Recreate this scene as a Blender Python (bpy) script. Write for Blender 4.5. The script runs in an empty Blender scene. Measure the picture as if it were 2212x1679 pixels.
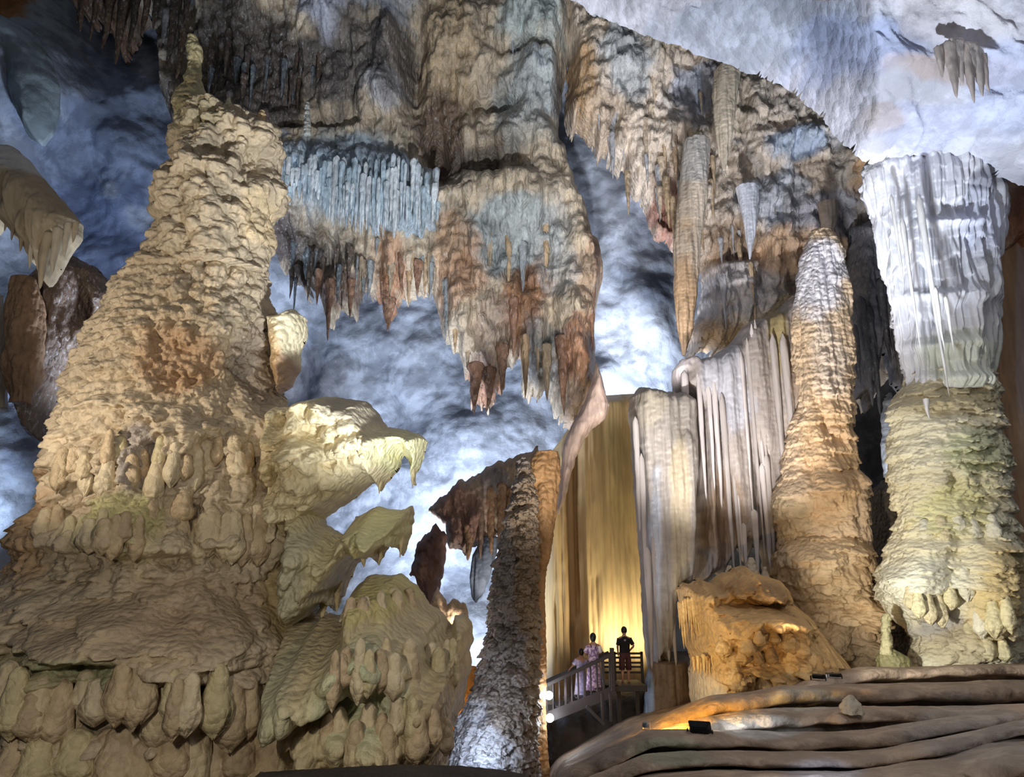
import bpy, bmesh, math, random
import numpy as np
from mathutils import Vector, Matrix, Euler

C = bpy.context.scene.collection
SC = bpy.context.scene
W, H, F = 2212.0, 1679.0, 1670.0
PITCH = math.radians(15.0)
CZ = 1.7
SP, CP = math.sin(PITCH), math.cos(PITCH)

# ------------------------------------------------------------------ camera, world, exposure
cam_d = bpy.data.cameras.new('camera'); cam = bpy.data.objects.new('camera', cam_d); C.objects.link(cam)
cam.location = (0, 0, CZ); cam.rotation_euler = (math.radians(90) + PITCH, 0, 0)
cam_d.sensor_width = 36.0; cam_d.lens = 36.0 * F / W; cam_d.clip_end = 300
SC.camera = cam
SC.view_settings.view_transform = 'Standard'; SC.view_settings.look = 'None'
SC.view_settings.gamma = 1.0; SC.view_settings.exposure = 0.42
world = bpy.data.worlds.new('world'); SC.world = world; world.use_nodes = True
world.node_tree.nodes['Background'].inputs[0].default_value = (0.50, 0.58, 0.72, 1)
world.node_tree.nodes['Background'].inputs[1].default_value = 0.07

def P(px, py, Y):
    """point of the place seen in the photo at (px, py) that lies Y metres in front of the camera"""
    dx = (px - W / 2) / F; dy = -(py - H / 2) / F
    s = Y / (CP - SP * dy)
    return (s * dx, Y, CZ + s * (SP + CP * dy))

def proj(x, y, z):
    zz = z - CZ
    d = y * CP + zz * SP
    u = -y * SP + zz * CP
    return W / 2 + F * x / d, H / 2 - F * u / d

def light(kind, name, loc, aim, energy, color, size=0.3, cone=70, blend=0.6):
    d = bpy.data.lights.new(name, kind); d.energy = energy; d.color = color
    if kind == 'SPOT':
        d.spot_size = math.radians(cone); d.spot_blend = blend; d.shadow_soft_size = size
    elif kind == 'AREA':
        d.size = size
    else:
        d.shadow_soft_size = size
    o = bpy.data.objects.new(name, d); C.objects.link(o); o.location = loc
    if aim is not None:
        v = Vector(aim) - Vector(loc)
        o.rotation_euler = v.to_track_quat('-Z', 'Y').to_euler()
    return o

def aimed(name, src, dst, energy, color, size=0.3, cone=60, blend=0.7):
    return light('SPOT', name, P(*src), P(*dst), energy, color, size, cone, blend)

COOL = (0.66, 0.80, 1.0); BLUE = (0.42, 0.62, 1.0); WARM = (1.0, 0.80, 0.55); GOLD = (1.0, 0.74, 0.30)
WHITE = (0.92, 0.96, 1.0); NEUT = (1.0, 0.93, 0.84); LEMON = (1.0, 0.95, 0.62)
# soft fill added behind and above the camera, no lamp of the cave
light('AREA', 'camera_fill', (4, -2, 9), (2, 22, 5), 470, (1, .96, .92), 4)
light('AREA', 'terrace_fill', (9, 14, 11), (9, 13.5, 0), 230, (1, .93, .86), 1.2)  # added overhead fill in place of ceiling bounce, lights the terrace tops
# show lights of the cave, and some added fills
aimed('mound_lamp', (-700, 850, 10), (430, 700, 18), 1900, (1, .90, .76), 0.2, 80)
aimed('mound_foot_lamp', (-100, 1100, 5), (350, 1480, 16), 900, (1, .92, .78), 0.15, 90)
aimed('shelf_lamp', (1180, 1450, 10.5), (640, 930, 17.5), 130, (1, .97, .86), 0.12, 40)
aimed('wall_left_lamp', (420, 1000, 25.3), (150, 250, 29), 3600, (.70, .82, 1), 0.4, 110)
aimed('wall_low_left_lamp', (-150, 1200, 24), (20, 1000, 28), 500, COOL, 0.4, 90)
aimed('wall_mid_lamp', (900, 1260, 27), (1000, 850, 36), 4300, (.76, .85, 1), 0.4, 110)
aimed('cleft_lamp', (1020, 1560, 27), (1010, 1250, 33), 2600, (.84, .91, 1), 0.3, 100)
aimed('mass_lamp', (1100, 1700, 8.5), (860, 200, 28), 10500, (.88, .94, 1), 0.3, 50)
aimed('rust_lamp', (1300, 1500, 16), (1130, 600, 27), 3200, (1, .97, .94), 0.3, 50)
aimed('band_lamp', (1405, 885, 31.0), (1370, 560, 34), 1700, (.84, .90, 1), 0.3, 150)
aimed('ceiling_lamp', (1900, 1300, 15.5), (1780, 100, 19.5), 7500, (.84, .91, 1), 0.3, 64)
aimed('rockwall_lamp', (1460, 1480, 17), (1600, 430, 29), 7000, (.98, .96, .96), 0.3, 56)
aimed('shaft_lamp', (1700, 1420, 16.5), (2030, 600, 21), 900, (.88, .93, 1), 0.12, 42)
aimed('column_lamp', (1790, 1425, 17), (2050, 1220, 21), 900, (1, .98, .88), 0.1, 74)
aimed('curtain_lamp', (1230, 1500, 19.5), (1560, 950, 26), 330, (.90, .91, 1), 0.06, 54)
aimed('orange_column_lamp', (1690, 1400, 18.0), (1790, 950, 24), 260, WARM, 0.12, 56)
aimed('gold_lamp', (1400, 1440, 28.0), (1330, 1050, 31), 560, (1, .88, .60), 0.3, 150)
aimed('lump_lamp', (1330, 1470, 18.8), (1600, 1400, 21.6), 260, (1, .85, .55), 0.08, 70)
aimed('crust_fill', (1425, 800, 24.6), (1590, 600, 29), 150, (.92, .92, 1), 0.2, 110)  # added fill, brightens the shaded underside of the crusted wall
aimed('spiky_lamp', (1010, 1610, 19.2), (1060, 1540, 21.8), 170, (.84, .90, 1), 0.1, 90)
aimed('flowstone_fill', (1090, 1340, 24.6), (1040, 1080, 27), 200, (1, .92, .84), .15, 90)  # added unseen fill behind the knobbly column, lifts the dark flowstone
aimed('fan_fill', (-200, 950, 15), (60, 450, 21), 260, (1, .97, .92), .15, 50)  # added fill that brightens the fan curtain

# ------------------------------------------------------------------ noise in numpy
def _h(ix, iy, iz, seed):
    M = np.uint32
    a = (ix.astype(np.int64) & 0xffffffff).astype(M); b = (iy.astype(np.int64) & 0xffffffff).astype(M)
    c = (iz.astype(np.int64) & 0xffffffff).astype(M)
    h = a * M(374761393) + b * M(668265263) + c * M(2147483647 - 40) + M((seed * 974634777 + 12345) & 0xffffffff)
    h = (h ^ (h >> M(13))) * M(1274126177); h = h ^ (h >> M(16)); h = h * M(2246822519); h = h ^ (h >> M(15))
    return h.astype(np.float64) / 4294967295.0

np.seterr(over='ignore')

def vnoise(x, y, z=None, seed=0):
    if z is None: z = np.zeros_like(x)
    ix, iy, iz = np.floor(x), np.floor(y), np.floor(z)
    fx, fy, fz = x - ix, y - iy, z - iz
    fx = fx * fx * (3 - 2 * fx); fy = fy * fy * (3 - 2 * fy); fz = fz * fz * (3 - 2 * fz)
    r = 0
    for a in (0, 1):
        for b in (0, 1):
            for c in (0, 1):
                w = (fx if a else 1 - fx) * (fy if b else 1 - fy) * (fz if c else 1 - fz)
                r = r + w * _h(ix + a, iy + b, iz + c, seed)
    return r

def fbm(x, y, z=None, seed=0, o=4):
    a, t, s = 1.0, 0.0, 0.0
    if z is None: z = np.zeros_like(x)
    for k in range(o):
        t = t + a * (vnoise(x, y, z, seed + k * 17) * 2 - 1); s += a
        x, y, z, a = x * 2.03 + 7.1, y * 2.03 + 3.3, z * 2.03, a * 0.5
    return t / s

def sst(a, b, x):
    t = np.clip((x - a) / (b - a), 0, 1)
    return t * t * (3 - 2 * t)

def cells(u, v, w, h, seed, kind, jit=0.85, fr=1.0):
    gu, gv = u / w, v / h
    iu, iv = np.floor(gu), np.floor(gv)
    best = np.zeros_like(gu); tint = np.full_like(gu, 0.5)
    z0 = np.zeros_like(gu)
    nf = vnoise(u / (w * 0.13), v / (h * 0.8), z0, seed + 5) if kind in ('shingle', 'drape') else 0
    for di in (-1, 0, 1):
        for dj in (-1, 0, 1):
            cx, cy = iu + di, iv + dj
            r1, r2 = _h(cx, cy, z0, seed), _h(cx, cy, z0 + 1, seed)
            r3, r4 = _h(cx, cy, z0 + 2, seed), _h(cx, cy, z0 + 3, seed)
            du = gu - (cx + .5 + jit * (r1 - .5)); dv = gv - (cy + .5 + jit * (r2 - .5))
            if kind == 'bulb':
                R = .46 + .32 * r3
                hh = R * np.sqrt(np.clip(1 - (du * du + dv * dv) / (R * R), 0, 1))
            elif kind == 'shingle':
                R = .55 + .4 * r3
                b = -0.45 - 0.22 * fr * nf + 0.25 * du * du
                hh = sst(b, b + .16, dv) * np.clip(1 - (dv - b) / 1.25, 0, 1) * np.sqrt(np.clip(1 - du * du / (R * R), 0, 1))
                hh = hh * (1 + 0.12 * fr * (nf - .5) * sst(.45, -.2, dv))
            elif kind == 'drape':           # rounded top, flutes hanging to a toothed tip
                R = .5 + .35 * r3
                b = -0.75 + 0.55 * (np.abs(du) / R) ** 2.2 - 0.12 * nf
                hh = sst(b, b + .2, dv) ** .6 * np.sqrt(np.clip(1 - du * du / (R * R), 0, 1)) * sst(1.0, .15, dv)
                hh = hh * (1 + 0.12 * fr * (nf - .5))
            elif kind == 'icicle':
                R = .4 + .35 * r3
                t = np.clip((dv + .95) / 1.7, 0, 1)
                wd = R * t ** .6 + 1e-4
                hh = wd * np.sqrt(np.clip(1 - (du / wd) ** 2, 0, 1)) * sst(1.0, .8, t)
            elif kind == 'pipe':
                R = .45 + .3 * r3
                hh = R * np.sqrt(np.clip(1 - (du / R) ** 2, 0, 1)) * sst(-1.0, -.85, dv) * sst(1.0, .85, dv)
            hh = hh * (.6 + .6 * r4)
            m = hh > best
            best = np.where(m, hh, best); tint = np.where(m, r3 * .5 + r2 * .5, tint)
    return best, tint

# ------------------------------------------------------------------ materials
def s2l(c):
    return tuple(((x / 12.92) if x <= 0.04045 else ((x + 0.055) / 1.055) ** 2.4) for x in c)
def rgb(r, g, b): return s2l((r / 255, g / 255, b / 255))

def nd(nt, t, **kw):
    n = nt.nodes.new(t)
    for k, v in kw.items():
        if k in n.inputs: n.inputs[k].default_value = v
        else: setattr(n, k, v)
    return n

def rock_mat(name, rough=0.55, bump=0.5, scale=6.0, stretch=1.0, vary=0.35, spec=0.35, speck=0.0, speckcol=(0.8, 0.85, 0.9), mottle=0.0, vk=1.0, attr=True, col=(.5, .5, .5)):
    m = bpy.data.materials.new(name); m.use_nodes = True
    nt = m.node_tree; b = nt.nodes['Principled BSDF']
    L = nt.links.new
    geo = nd(nt, 'ShaderNodeNewGeometry'); mp = nd(nt, 'ShaderNodeMapping')
    mp.inputs['Scale'].default_value = (1, 1, 1.0 / stretch)
    L(geo.outputs['Position'], mp.inputs['Vector'])
    n1 = nd(nt, 'ShaderNodeTexNoise', Scale=scale * 0.35, Detail=6.0, Roughness=0.65)
    n2 = nd(nt, 'ShaderNodeTexNoise', Scale=scale * 2.2, Detail=5.0, Roughness=0.7)
    vo = nd(nt, 'ShaderNodeTexVoronoi', Scale=scale * 1.3)
    for n in (n1, n2, vo): L(mp.outputs[0], n.inputs['Vector'])
    if attr:
        at = nd(nt, 'ShaderNodeAttribute'); at.attribute_name = 'Col'; csock = at.outputs['Color']
    else:
        at = nd(nt, 'ShaderNodeRGB'); at.outputs[0].default_value = (*col, 1); csock = at.outputs[0]
    mr = nd(nt, 'ShaderNodeMapRange'); L(n1.outputs['Fac'], mr.inputs['Value'])
    mr.inputs['From Min'].default_value = .3; mr.inputs['From Max'].default_value = .7
    mr.inputs['To Min'].default_value = 1 - vary; mr.inputs['To Max'].default_value = 1 + vary
    mx = nd(nt, 'ShaderNodeVectorMath', operation='MULTIPLY')
    L(csock, mx.inputs[0]); L(mr.outputs[0], mx.inputs[1])
    out = mx.outputs[0]
    if mottle > 0:
        n3 = nd(nt, 'ShaderNodeTexNoise', Scale=scale * .45, Detail=12.0, Roughness=0.66, Distortion=0.3); L(mp.outputs[0], n3.inputs['Vector'])
        m3 = nd(nt, 'ShaderNodeMapRange'); L(n3.outputs['Fac'], m3.inputs['Value'])
        m3.inputs['From Min'].default_value = .46; m3.inputs['From Max'].default_value = .56
        m3.inputs['To Min'].default_value = 1 - mottle; m3.inputs['To Max'].default_value = 1 + mottle * .35
        mm = nd(nt, 'ShaderNodeVectorMath', operation='MULTIPLY'); L(out, mm.inputs[0]); L(m3.outputs[0], mm.inputs[1]); out = mm.outputs[0]
    if speck > 0:
        mr2 = nd(nt, 'ShaderNodeMapRange'); L(n2.outputs['Fac'], mr2.inputs['Value'])
        mr2.inputs['From Min'].default_value = .56; mr2.inputs['From Max'].default_value = .68
        mr2.inputs['To Max'].default_value = speck
        mix = nd(nt, 'ShaderNodeMix', data_type='RGBA')
        L(mr2.outputs[0], mix.inputs[0]); L(out, mix.inputs[6]); mix.inputs[7].default_value = (*speckcol, 1)
        out = mix.outputs[2]
    L(out, b.inputs['Base Color'])
    ad = nd(nt, 'ShaderNodeMath', operation='MULTIPLY_ADD'); L(n2.outputs['Fac'], ad.inputs[0]); ad.inputs[1].default_value = .6
    inv = nd(nt, 'ShaderNodeMath', operation='MULTIPLY'); L(vo.outputs['Distance'], inv.inputs[0]); inv.inputs[1].default_value = -vk; L(inv.outputs[0], ad.inputs[2])
    ad2 = nd(nt, 'ShaderNodeMath', operation='MULTIPLY_ADD'); L(n1.outputs['Fac'], ad2.inputs[0]); ad2.inputs[1].default_value = 1.2
    L(ad.outputs[0], ad2.inputs[2])
    bp = nd(nt, 'ShaderNodeBump', Strength=bump, Distance=0.12); L(ad2.outputs[0], bp.inputs['Height'])
    L(bp.outputs[0], b.inputs['Normal'])
    b.inputs['Roughness'].default_value = rough
    b.inputs['Specular IOR Level'].default_value = spec
    return m

def flat_mat(name, col, rough=.6, metal=0, emit=None, es=0, pattern=None):
    m = bpy.data.materials.new(name); m.use_nodes = True
    nt = m.node_tree; b = nt.nodes['Principled BSDF']
    b.inputs['Roughness'].default_value = rough; b.inputs['Metallic'].default_value = metal
    n = nd(nt, 'ShaderNodeTexNoise', Scale=30.0 if pattern is None else pattern[0], Detail=3.0)
    tc = nd(nt, 'ShaderNodeTexCoord'); nt.links.new(tc.outputs['Object'], n.inputs['Vector'])
    cr = nd(nt, 'ShaderNodeValToRGB')
    c2 = tuple(c * .75 for c in col) if pattern is None else pattern[1]
    cr.color_ramp.elements[0].position = .42; cr.color_ramp.elements[1].position = .58
    cr.color_ramp.elements[0].color = (*c2, 1); cr.color_ramp.elements[1].color = (*col, 1)
    nt.links.new(n.outputs['Fac'], cr.inputs[0]); nt.links.new(cr.outputs[0], b.inputs['Base Color'])
    if emit:
        b.inputs['Emission Color'].default_value = (*emit, 1); b.inputs['Emission Strength'].default_value = es
    return m

M = dict(
    tan=rock_mat('tan_flowstone', .5, .55, 5, 1, .2, .4, vk=1.1),
    wall=rock_mat('blue_grey_limestone', .75, .45, 1.6, 1, .25, .2, mottle=.3),
    ceil=rock_mat('pale_ceiling_limestone', .7, .7, 1.8, 1, .15, .2, mottle=.2),
    crust=rock_mat('crusted_dripstone', .5, .7, 5, 2.0, .4, .5, .55, (0.62, 0.66, 0.70)),
    rust=rock_mat('rusty_dripstone', .6, .7, 5, 1.6, .4, .35),
    pale=rock_mat('pale_fluted_calcite', .65, .3, 5, 4.0, .12, .15),
    lemon=rock_mat('cream_shingled_calcite', .6, .6, 5, .6, .12, .2),
    curt=rock_mat('grey_organ_pipe_calcite', .5, .4, 5, 5.0, .25, .4),
    gold=rock_mat('golden_drapery_calcite', .5, .2, 4, 6.0, .2, .35),
    dark=rock_mat('dark_knobbly_stone', .4, .9, 6, 1, .3, .6, .3, (0.4, 0.42, 0.48), vk=1.3),
    floor=rock_mat('smooth_brown_terrace_stone', .6, .55, 4, 1, .25, .3, mottle=.22, vk=.4),
)

# ------------------------------------------------------------------ mesh builders
def link(name, me, mat, parent=None):
    o = bpy.data.objects.new(name, me); C.objects.link(o)
    if mat is not None and not me.materials: me.materials.append(mat)
    if parent is not None:
        o.parent = parent
        o.matrix_parent_inverse = Matrix.Translation(-Vector(parent.location))
    return o

def npmesh(name, V, Q, mat, parent=None, col=None):
    me = bpy.data.meshes.new(name)
    V = np.ascontiguousarray(V, dtype=np.float32); Q = np.ascontiguousarray(Q, dtype=np.int32)
    me.vertices.add(len(V)); me.vertices.foreach_set('co', V.ravel())
    k = Q.shape[1]
    me.loops.add(len(Q) * k); me.loops.foreach_set('vertex_index', Q.ravel())
    me.polygons.add(len(Q)); me.polygons.foreach_set('loop_start', np.arange(0, len(Q) * k, k, dtype=np.int32))
    me.polygons.foreach_set('use_smooth', np.ones(len(Q), dtype=bool))
    me.update(calc_edges=True); me.validate()
    if col is not None:
        a = me.color_attributes.new('Col', 'FLOAT_COLOR', 'POINT')
        c4 = np.ones((len(V), 4), dtype=np.float32); c4[:, :3] = np.clip(col, 0, 1)
        a.data.foreach_set('color', c4.ravel())
    return link(name, me, mat, parent)

def tag(o, label, cat, group=None):
    o['label'] = label; o['category'] = cat
    if group: o['group'] = group
    return o

def thing(name, loc, label, cat, group=None):
    o = bpy.data.objects.new(name, None); C.objects.link(o); o.location = loc
    bpy.context.view_layer.update()
    return tag(o, label, cat, group)

def struct(o):
    o['kind'] = 'structure'; return o

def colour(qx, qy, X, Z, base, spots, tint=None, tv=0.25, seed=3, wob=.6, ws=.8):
    """stone colour: base tone, stained or painted-light patches, tint of each scale or knob"""
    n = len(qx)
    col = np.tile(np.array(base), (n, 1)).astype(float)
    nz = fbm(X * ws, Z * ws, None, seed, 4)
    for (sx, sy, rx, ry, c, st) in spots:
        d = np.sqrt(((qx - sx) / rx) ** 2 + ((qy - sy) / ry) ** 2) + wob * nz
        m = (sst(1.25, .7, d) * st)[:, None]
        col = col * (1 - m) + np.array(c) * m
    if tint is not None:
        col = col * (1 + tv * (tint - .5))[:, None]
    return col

def feats_eval(feats, u, v, qx, qy):
    """feats: (kind, w, h, amp, seed, weight(qx,qy) or None, extra)"""
    tot = np.zeros_like(u); tint = np.full_like(u, .5)
    for f in feats:
        kind, w, h, amp, seed = f[:5]
        wt = f[5] if len(f) > 5 else None
        wv = 1.0 if wt is None else wt(qx, qy)
        if kind == 'noise':
            tot = tot + amp * wv * fbm(u / w, v / h, None, seed, 5)
        elif kind == 'diag':
            a_, b_ = (u - v) * .7, (u + v) * .7
            tot = tot + amp * wv * (1 - 2 * np.abs(fbm(b_ / w, a_ / h, None, seed, 4)))
        elif kind == 'ridge':
            tot = tot + amp * wv * (1 - 2 * np.abs(fbm(u / w, v / h, None, seed, 4)))
        else:
            wu = u + .25 * w * fbm(u / w, v / h, None, seed + 9, 2) if kind not in ('pipe', 'icicle') else u + .12 * w * fbm(u / w, v / (h * .5), None, seed + 9, 2)
            b, t = cells(wu, v, w, h, seed, kind)
            tot = tot + amp * wv * b
            tint = tint * .4 + t * .6
    return tot, tint

def lumps_eval(lumps, qx, qy, seed):
    if not lumps: return 0
    t = np.zeros_like(qx)
    n1 = fbm(qx / 90, qy / 90, None, seed + 40, 3) * .35; n2 = fbm(qx / 90, qy / 90, None, seed + 50, 3) * .35
    for (sx, sy, rx, ry, a) in lumps:
        d2 = ((qx - sx) / rx + n1) ** 2 + ((qy - sy) / ry + n2) ** 2
        t = t + a * np.exp(-d2 * 1.2)
    return t

def body(name, Lp, Rp, Y, k, mat, feats=(), base=(.5, .5, .5), spots=(), lumps=(), ds=0.05, parent=None, sag=0.5, seed=1, tv=.25, front=105, wob=.6, smooth_out=0.0, ymax=None, ws=.8):
    Lw = np.array([P(x, y, Y) for x, y in Lp]); Rw = np.array([P(x, y, Y) for x, y in Rp])
    z0 = max(Lw[:, 2].min(), Rw[:, 2].min()); z1 = min(Lw[:, 2].max(), Rw[:, 2].max())
    nz = max(8, int((z1 - z0) / ds))
    zs = np.linspace(z0, z1, nz)
    o = np.argsort(Lw[:, 2]); xl = np.interp(zs, Lw[o, 2], Lw[o, 0])
    o = np.argsort(Rw[:, 2]); xr = np.interp(zs, Rw[o, 2], Rw[o, 0])
    rad = np.maximum((xr - xl) / 2, .01); xc = (xl + xr) / 2
    rmax = rad.max()
    nf = max(14, int(math.radians(2 * front) * rmax * .85 / ds)); nb = max(6, nf // 10)
    th = np.concatenate([np.linspace(-math.radians(front), math.radians(front), nf),
                         np.linspace(math.radians(front), math.radians(360 - front), nb + 2)[1:-1]])
    nt = len(th)
    TH, ZZ = np.meshgrid(th, zs)
    RR = rad[:, None] * np.ones_like(TH); XC = xc[:, None] * np.ones_like(TH)
    nx, ny = np.sin(TH), -np.cos(TH)
    X0 = XC + RR * nx; Y0 = Y + k * RR * ny
    fx, fy = nx * k, ny
    ln = np.sqrt(fx * fx + fy * fy); fx, fy = fx / ln, fy / ln
    qx, qy = proj(X0.ravel(), Y0.ravel(), ZZ.ravel())
    u = (TH * RR).ravel() + XC.ravel(); v = ZZ.ravel()
    hgt, tint = feats_eval(feats, u, v, qx, qy)
    hgt = hgt - .8 * hgt.mean()
    lim = np.minimum(1, (RR / (.25 * rmax + .05)).ravel())
    side = np.abs(np.sin(TH)).ravel()
    hgt = hgt * lim * (1 - .5 * side)
    endf = np.ones_like(ZZ); endf = endf.ravel()
    lp = lumps_eval(lumps, qx, qy, seed)
    hgt = hgt + lp
    Xf = X0.ravel() + fx.ravel() * hgt; Yf = Y0.ravel() + fy.ravel() * hgt; Zf = v - sag * hgt
    V = np.stack([Xf, Yf, Zf], 1)
    col = colour(qx, qy, u, v, base, spots, tint, tv, seed, wob, ws)
    i = np.arange(nz - 1)[:, None]; j = np.arange(nt)[None, :]; j2 = (j + 1) % nt
    Q = np.stack([(i * nt + j), (i * nt + j2), ((i + 1) * nt + j2), ((i + 1) * nt + j)], -1).reshape(-1, 4)
    # caps
    n0 = len(V)
    cb = V[:nt].mean(0); ct = V[(nz - 1) * nt:nz * nt].mean(0); ct[2] += .12 * rad[-1]
    V = np.vstack([V, cb, ct]); col = np.vstack([col, col[:1], col[-1:]])
    jj = np.arange(nt); j2 = (jj + 1) % nt
    # quads with a doubled centre are invalid, so caps use pairs of rim edges
    if nt % 2: jj = jj[:-1]
    a = jj[::2]; b_ = (a + 1) % nt; c_ = (a + 2) % nt
    capb = np.stack([a * 0 + n0, c_, b_, a], 1)
    off = (nz - 1) * nt
    capt = np.stack([a * 0 + n0 + 1, a + off, b_ + off, c_ + off], 1)
    Q = np.vstack([Q, capb, capt])
    return npmesh(name, V, Q, mat, parent, col)

def polydist(px, py, poly):
    poly = np.array(poly, float); n = len(poly)
    inside = np.zeros(len(px), bool); dist = np.full(len(px), 1e9)
    for i in range(n):
        x1, y1 = poly[i]; x2, y2 = poly[(i + 1) % n]
        c = ((y1 > py) != (y2 > py))
        with np.errstate(divide='ignore', invalid='ignore'):
            xi = (x2 - x1) * (py - y1) / (y2 - y1 + 1e-12) + x1
        inside ^= c & (px < xi)
        dx, dy = x2 - x1, y2 - y1
        t = np.clip(((px - x1) * dx + (py - y1) * dy) / (dx * dx + dy * dy + 1e-9), 0, 1)
        dist = np.minimum(dist, (px - x1 - t * dx) ** 2 + (py - y1 - t * dy) ** 2)
    return np.where(inside, 1, -1) * np.sqrt(dist)

def relief(name, poly, Y, T, wpx, mat, feats=(), base=(.5, .5, .5), spots=(), lumps=(), step=4.0, parent=None, sag=.4, seed=1, tv=.25, jag=6, jagv=1.0, open_edges=None, close=False, wob=.6, edge=1.0, ws=.8, along_vault=False):
    """rock mass with a given outline, real bulge T and rolled-back edges. Y number or f(px,py)."""
    poly = [tuple(p) for p in poly]
    xs = [p[0] for p in poly]; ys = [p[1] for p in poly]
    gx = np.arange(min(xs) - step * 2, max(xs) + step * 2, step); gy = np.arange(min(ys) - step * 2, max(ys) + step * 2, step)
    GX, GY = np.meshgrid(gx, gy); shp = GX.shape
    px, py = GX.ravel(), GY.ravel()
    if jag:
        jx = jag * fbm(px / 22, py / (22 * max(jagv, .9)), None, seed + 60, 3); jy = jag * 2.0 * jagv * fbm(px / 14, py / 200, None, seed + 70, 3)
    else: jx = jy = 0
    d = polydist(px + jx, py + jy, poly)
    # pull the first ring outside onto the outline, for a clean silhouette
    gyy, gxx = np.gradient(d.reshape(shp), step); g2 = np.maximum((gxx ** 2 + gyy ** 2), .3)
    ring = (d <= 0) & (d > -step * 1.5)
    mvx = np.clip((-d.reshape(shp) * gxx / g2), -1.2 * step, 1.2 * step).ravel(); mvy = np.clip((-d.reshape(shp) * gyy / g2), -1.2 * step, 1.2 * step).ravel()
    okq = ring | (d > 0)
    px = np.where(ring, px + mvx, px); py = np.where(ring, py + mvy, py)
    Yb = Y(px, py) if callable(Y) else np.full_like(px, float(Y))
    dx = (px - W / 2) / F; dy = -(py - H / 2) / F
    s = Yb / (CP - SP * dy)
    X = s * dx; Z = CZ + s * (SP + CP * dy)
    t = np.clip(d / wpx, 0, 1)
    inf = np.sqrt(np.clip(1 - (1 - t) ** 2, 0, 1))
    fv = (H - py) * .0125 if along_vault else Z
    hgt, tint = feats_eval(feats, X, fv, px, py)
    ef = edge * sst(0, .5, t) + (1 - edge) * (t > 0)
    hh = hgt * ef + lumps_eval(lumps, px, py, seed) * sst(0, .6, t)
    Yf = Yb - T * inf - hh
    V = np.stack([X, Yf, Z - sag * hgt * ef], 1)
    col = colour(px, py, X, Z, base, spots, tint, tv, seed, wob, ws)
    ny, nx = shp
    idx = np.arange(ny * nx).reshape(shp)
    Q = np.stack([idx[1:, :-1], idx[1:, 1:], idx[:-1, 1:], idx[:-1, :-1]], -1).reshape(-1, 4)
    q = Q[okq[Q].all(1) & (d > 0)[Q].any(1)]
    if close:
        Vb = np.stack([X, Yb + .5 * T * inf, Z], 1)
        n0 = len(V); V = np.vstack([V, Vb]); col = np.vstack([col, col]); q = np.vstack([q, q[:, ::-1] + n0])
    used = np.unique(q); remap = np.full(len(V), -1); remap[used] = np.arange(len(used))
    return npmesh(name, V[used], remap[q], mat, parent, col[used])

def wt_band(y0, y1, soft=40):
    return lambda qx, qy: sst(y0 - soft, y0 + soft, qy) * (1 - sst(y1 - soft, y1 + soft, qy))

# prototypes of hanging icicles, hung as parts
def spike_mesh(name, mat, c, seed, knob=.15, flute=.25, nt=12, nz=26, blunt=.5):
    rs = np.random.RandomState(seed)
    th = np.linspace(0, 2 * np.pi, nt, endpoint=False); t = np.linspace(0, 1, nz)
    TH, T = np.meshgrid(th, t)
    r = (1 - T) ** blunt * (1 - .15 * T) * np.sqrt(np.clip(T / .06, .02, 1))
    r = r * (1 + knob * fbm(T * 9 + seed, TH * .8, None, seed, 3)) * (1 + flute * (vnoise(np.cos(TH) * 2.2 + 9, np.sin(TH) * 2.2 + 9 + T * .6, None, seed) - .5))
    bx = .35 * fbm(T * 2.0, T * 0 + seed, None, seed + 3, 2) * T; by = .35 * fbm(T * 2.0, T * 0 + seed + 5, None, seed + 4, 2) * T
    V = np.stack([r * np.cos(TH) + bx, r * np.sin(TH) + by, -T], -1).reshape(-1, 3)
    i = np.arange(nz - 1)[:, None]; j = np.arange(nt)[None, :]; j2 = (j + 1) % nt
    Q = np.stack([(i * nt + j), ((i + 1) * nt + j), ((i + 1) * nt + j2), (i * nt + j2)], -1).reshape(-1, 4)
    col = np.tile(np.array(c), (len(V), 1)) * (1 + .2 * (vnoise(V[:, 2] * 8, V[:, 0] * 2, None, seed) - .5))[:, None]
    return npmesh(name, V, Q, mat, None, col)

class Spikes:
    def __init__(s, mat, c, seed, **kw):
        s.c = c if isinstance(c, list) else [c]
        s.pro = [spike_mesh('stalactite', mat, cc, seed + i + 31 * k, **kw).data for k, cc in enumerate(s.c) for i in range(3)]
        for m in s.pro:
            for o in [o for o in C.objects if o.data is m]: bpy.data.objects.remove(o)
        s.rs = random.Random(seed)
    def hang(s, px, y0, y1, wpx, Y, parent, name='stalactite', pick=None):
        a = Vector(P(px, y0, Y)); b = Vector(P(px, y1, Y))
        o = bpy.data.objects.new(name, s.pro[s.rs.randrange(len(s.pro)) if pick is None else pick]); C.objects.link(o)
        w = wpx * Y / F / 2
        o.scale = (w, w, a.z - b.z); o.rotation_euler = (0, 0, s.rs.random() * 6.28)
        if parent is not None:
            o.parent = parent; o.location = a - Vector(parent.location)
        else: o.location = a
        return o

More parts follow.
